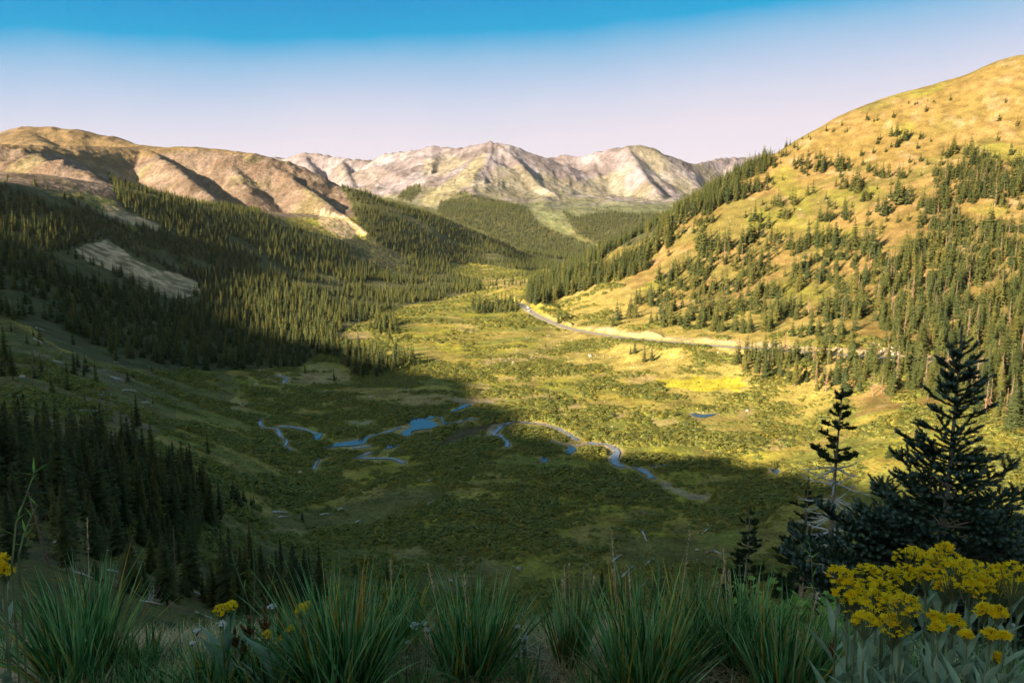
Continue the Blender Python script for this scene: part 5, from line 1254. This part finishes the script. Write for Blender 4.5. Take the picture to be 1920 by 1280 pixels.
def fir(name, px, py_top, r, lab, spread, first, dens, nl, seed, dead_from=None, whorl=.26, droop=0.0, tipc=1.6, full=1.0, r0=.05, w=.005):
    rd_ = random.Random(seed); t, s = sight(px, py_top); ztop = s*r; x, y = math.sin(t)*r, math.cos(t)*r; zg = float(ground(np.array(x), np.array(y))); H = ztop-zg
    e = empty(name, (x, y, zg-.1), 0, lab, 'tree'); tr, cr = MB(), MB(); bend = rd_.uniform(-.02,.02)*H
    ax = lambda z: np.array([bend*math.sin(z/H*3.0), .5*bend*math.sin(z/H*4), z])
    tr.tube([ax(H*k/9) for k in range(10)], [r0*(1-.93*k/9)+.004 for k in range(10)], 8)
    brush(cr, ax(H-first), ax(H), dens*1.3, nl*.8, rd_, .7*tipc, w)
    d_ = first*.75; k = 0
    def twig(p, dirv, L, lvl, tip):
        q = p+dirv*L; mid = p+dirv*L*.5+np.array([0,0,-.03*L])
        if lvl < 2: tr.tube([p, mid, q], [.004+.006*L, .003+.003*L, .002], 3, cap=False)
        brush(cr, p+dirv*L*.06, mid, dens, nl, rd_, .35*tip, w); brush(cr, mid, q, dens, nl, rd_, tip, w)
        if L > .17:
            n = int(L/.065); 
            for j in range(n):
                f = .2+.75*j/n; side = 1 if j % 2 else -1; sd = np.cross(dirv, [0,0,1.]); sd /= np.linalg.norm(sd)+1e-9
                dv = dirv*.72+sd*side*rd_.uniform(.5,.8)+np.array([0,0,rd_.uniform(-.05,.28)]); dv /= np.linalg.norm(dv); l2 = (L*(1-f)*.7+.07)*rd_.uniform(.7,1.2)
                if lvl < 2 and l2 > .05: twig(p+dirv*L*f, dv, l2, lvl+1, tip*rd_.uniform(.75,1.1))
    while d_ < H-.25:
        k += 1; z = H-d_; nb = 5 if k > 1 else 4; a0 = rd_.random()*6.283; isdead = dead_from and d_ > dead_from
        for b in range(nb+(2 if rd_.random() < .5 else 0)):
            if rd_.random() > full and not isdead: continue
            az = a0+6.283*b/nb+rd_.uniform(-.3,.3); L = (spread(d_))*rd_.uniform(.6,1.15); zz = z+rd_.uniform(-.4,.4)*whorl*(.4 if b < nb else 1.0)
            d0 = np.array([math.cos(az), math.sin(az), 0.])
            if isdead:
                mb = MB(); P = [ax(zz)]; el = rd_.uniform(-.1,.15)
                for j in range(6): P.append(P[-1]+(d0*math.cos(el)+np.array([0,0,1.])*math.sin(el))*L/6); el += rd_.uniform(-.38,.16) if j < 2 else rd_.uniform(-.05,.34)
                mb.tube(P, [.028*(1-j/7.5)*(r0/.1) for j in range(7)], 5, .5)
                for j in range(4):
                    i = rd_.randint(2,5); v = d0+np.array([rd_.uniform(-1,1), rd_.uniform(-1,1), rd_.uniform(-.3,.6)])*.8; mb.tube([P[i], P[i]+v*L*.12, P[i]+v*L*.2], [.011*(r0/.1),.008*(r0/.1),.003], 3, .5, cap=False)
                mb.obj('dead_branch', M_grey, e); continue
            el = .26-droop+.25*max(0, 1-d_/1.2); P = ax(zz); steps = 3
            for j in range(steps):
                dv = d0*math.cos(el)+np.array([0,0,1.])*math.sin(el); seg = L/steps
                tr.tube([P, P+dv*seg], [.012*L*(1-j/3.4)+.004, .012*L*(1-(j+1)/3.4)+.003], 4, cap=False)
                if j > 0 or L < .5:
                    brush(cr, P, P+dv*seg, dens, nl, rd_, tipc*(.3+.35*j), w)
                if j == steps-1: twig(P+dv*seg*.4, dv, seg*.95, 0, tipc)
                n = max(1, int(seg/.085))
                for q in range(n):
                    f = (q+.5)/n; side = 1 if q % 2 else -1; sd = np.array([-d0[1], d0[0], 0]); 
                    if (j+f)/steps < .22: continue
                    v = dv*.65+sd*side*rd_.uniform(.55,.85)+np.array([0,0,rd_.uniform(-.1,.3)]); v /= np.linalg.norm(v); twig(P+dv*seg*f, v, (.5*L*(1-(j+f)/steps)+.10)*rd_.uniform(.6,1.15), 1, tipc*rd_.uniform(.7,1.05))
                P = P+dv*seg; el += rd_.uniform(.05,.28)
        d_ += whorl*rd_.uniform(.8,1.2)*(1.7 if isdead else 1)
    tr.obj('trunk', M_firbark, e); cr.obj('crown', M_fir, e)
fir('fir_tree', 1805, 592, 9.5, 'big dark fir with blue green tips standing behind the yellow ragwort', lambda d: .10+.26*d+.42*max(0, d-1.8), .45, 480, .040, 5, r0=.042, full=1.0, whorl=.15, w=.015)
fir('dead_limbed_spruce', 1582, 722, 22, 'thin spruce with a tufted top and bare drooping grey limbs', lambda d: .14+.21*d if d < 2.0 else (.95 if d < 4 else .6), .30, 150, .10, 8, dead_from=2.0, whorl=.24, droop=.2, tipc=.15, full=.66, r0=.11, w=.045)
fir('sparse_spruce', 1409, 945, 27, 'slim sparse dark spruce with a thin stem, standing apart behind the grass', lambda d: min(.2+.22*d, .85), .35, 90, .11, 21, whorl=.30, droop=.25, tipc=.12, full=.55, r0=.11, w=.055)
fir('sparse_spruce', 1516, 888, 25, 'sparse dark spruce with a bare spike top, next to the dead limbed one', lambda d: min(.15+.30*d, 1.3), .9, 90, .11, 33, whorl=.32, droop=.25, tipc=.12, full=.5, r0=.12, w=.055)
fir('sparse_spruce', 1548, 985, 24, 'short thin dark spruce at the foot of the dead limbed one', lambda d: min(.2+.35*d, 1.2), .4, 90, .11, 35, dead_from=2.6, whorl=.32, droop=.2, tipc=.12, full=.55, r0=.08, w=.055)

# ------------------------------------------------------------------ ground litter and short grass between the tussocks
lit = bpy.data.collections.new('litter_sources'); rl = random.Random(3)
for k in range(5):
    mb = MB()
    for i in range(26): blade(mb, np.array([rl.uniform(-.06,.06), rl.uniform(-.06,.06), rl.uniform(0,.012)]), rl.random()*6.283, rl.uniform(1.0,1.5), rl.uniform(.05,.16), .0028, rl.uniform(-.2,.5), rl.random(), 3)
    lit.objects.link(mb.obj('litter_%d' % k, M_straw, link=False))
gra = bpy.data.collections.new('short_grass_sources')
for k in range(5):
    mb = MB()
    for i in range(34): blade(mb, np.array([rl.uniform(-.05,.05), rl.uniform(-.05,.05), -.01]), rl.random()*6.283, rl.uniform(.05,.6), rl.uniform(.06,.17), .0035, rl.uniform(.1,.8), rl.random(), 4)
    gra.objects.link(mb.obj('short_grass_%d' % k, M_blade, link=False))
def patch(n, r0_, r1_):
    th = rng.uniform(R(-40), R(40), n); r = np.sqrt(rng.uniform(r0_**2, r1_**2, n)); return np.sin(th)*r, np.cos(th)*r
x, y = patch(2600, 1.8, 5.5); z = ground(x, y)
stuff('dry_grass_litter', lit, np.stack([x, y, z+.004], -1), rng.uniform(0, 6.28, len(x)), np.full((len(x),3), 1.0)*rng.uniform(.6,1.3,(len(x),1)), M_straw, 'dry straw lying between the tussocks')
x, y = patch(4200, 1.9, 7.5); k = fbm(x/.7, y/.7, 3, 71) > .54; x, y = x[k], y[k]; z = ground(x, y)
stuff('short_grass', gra, np.stack([x, y, z], -1), rng.uniform(0, 6.28, len(x)), rng.uniform(.6,1.5,(len(x),1))*np.ones((1,3)), M_blade, 'short green grass between the tussocks')
peb = []
x, y = patch(420, 1.9, 6); z = ground(x, y); s = rng.uniform(.004,.02,len(x))*rng.uniform(.4,1.3,len(x))
stuff('pebbles', stn, np.stack([x, y, z], -1), rng.uniform(0,6.28,len(x)), np.stack([s*1.3, s, s*.7], -1), M_rock, 'small stones on the bare dirt')
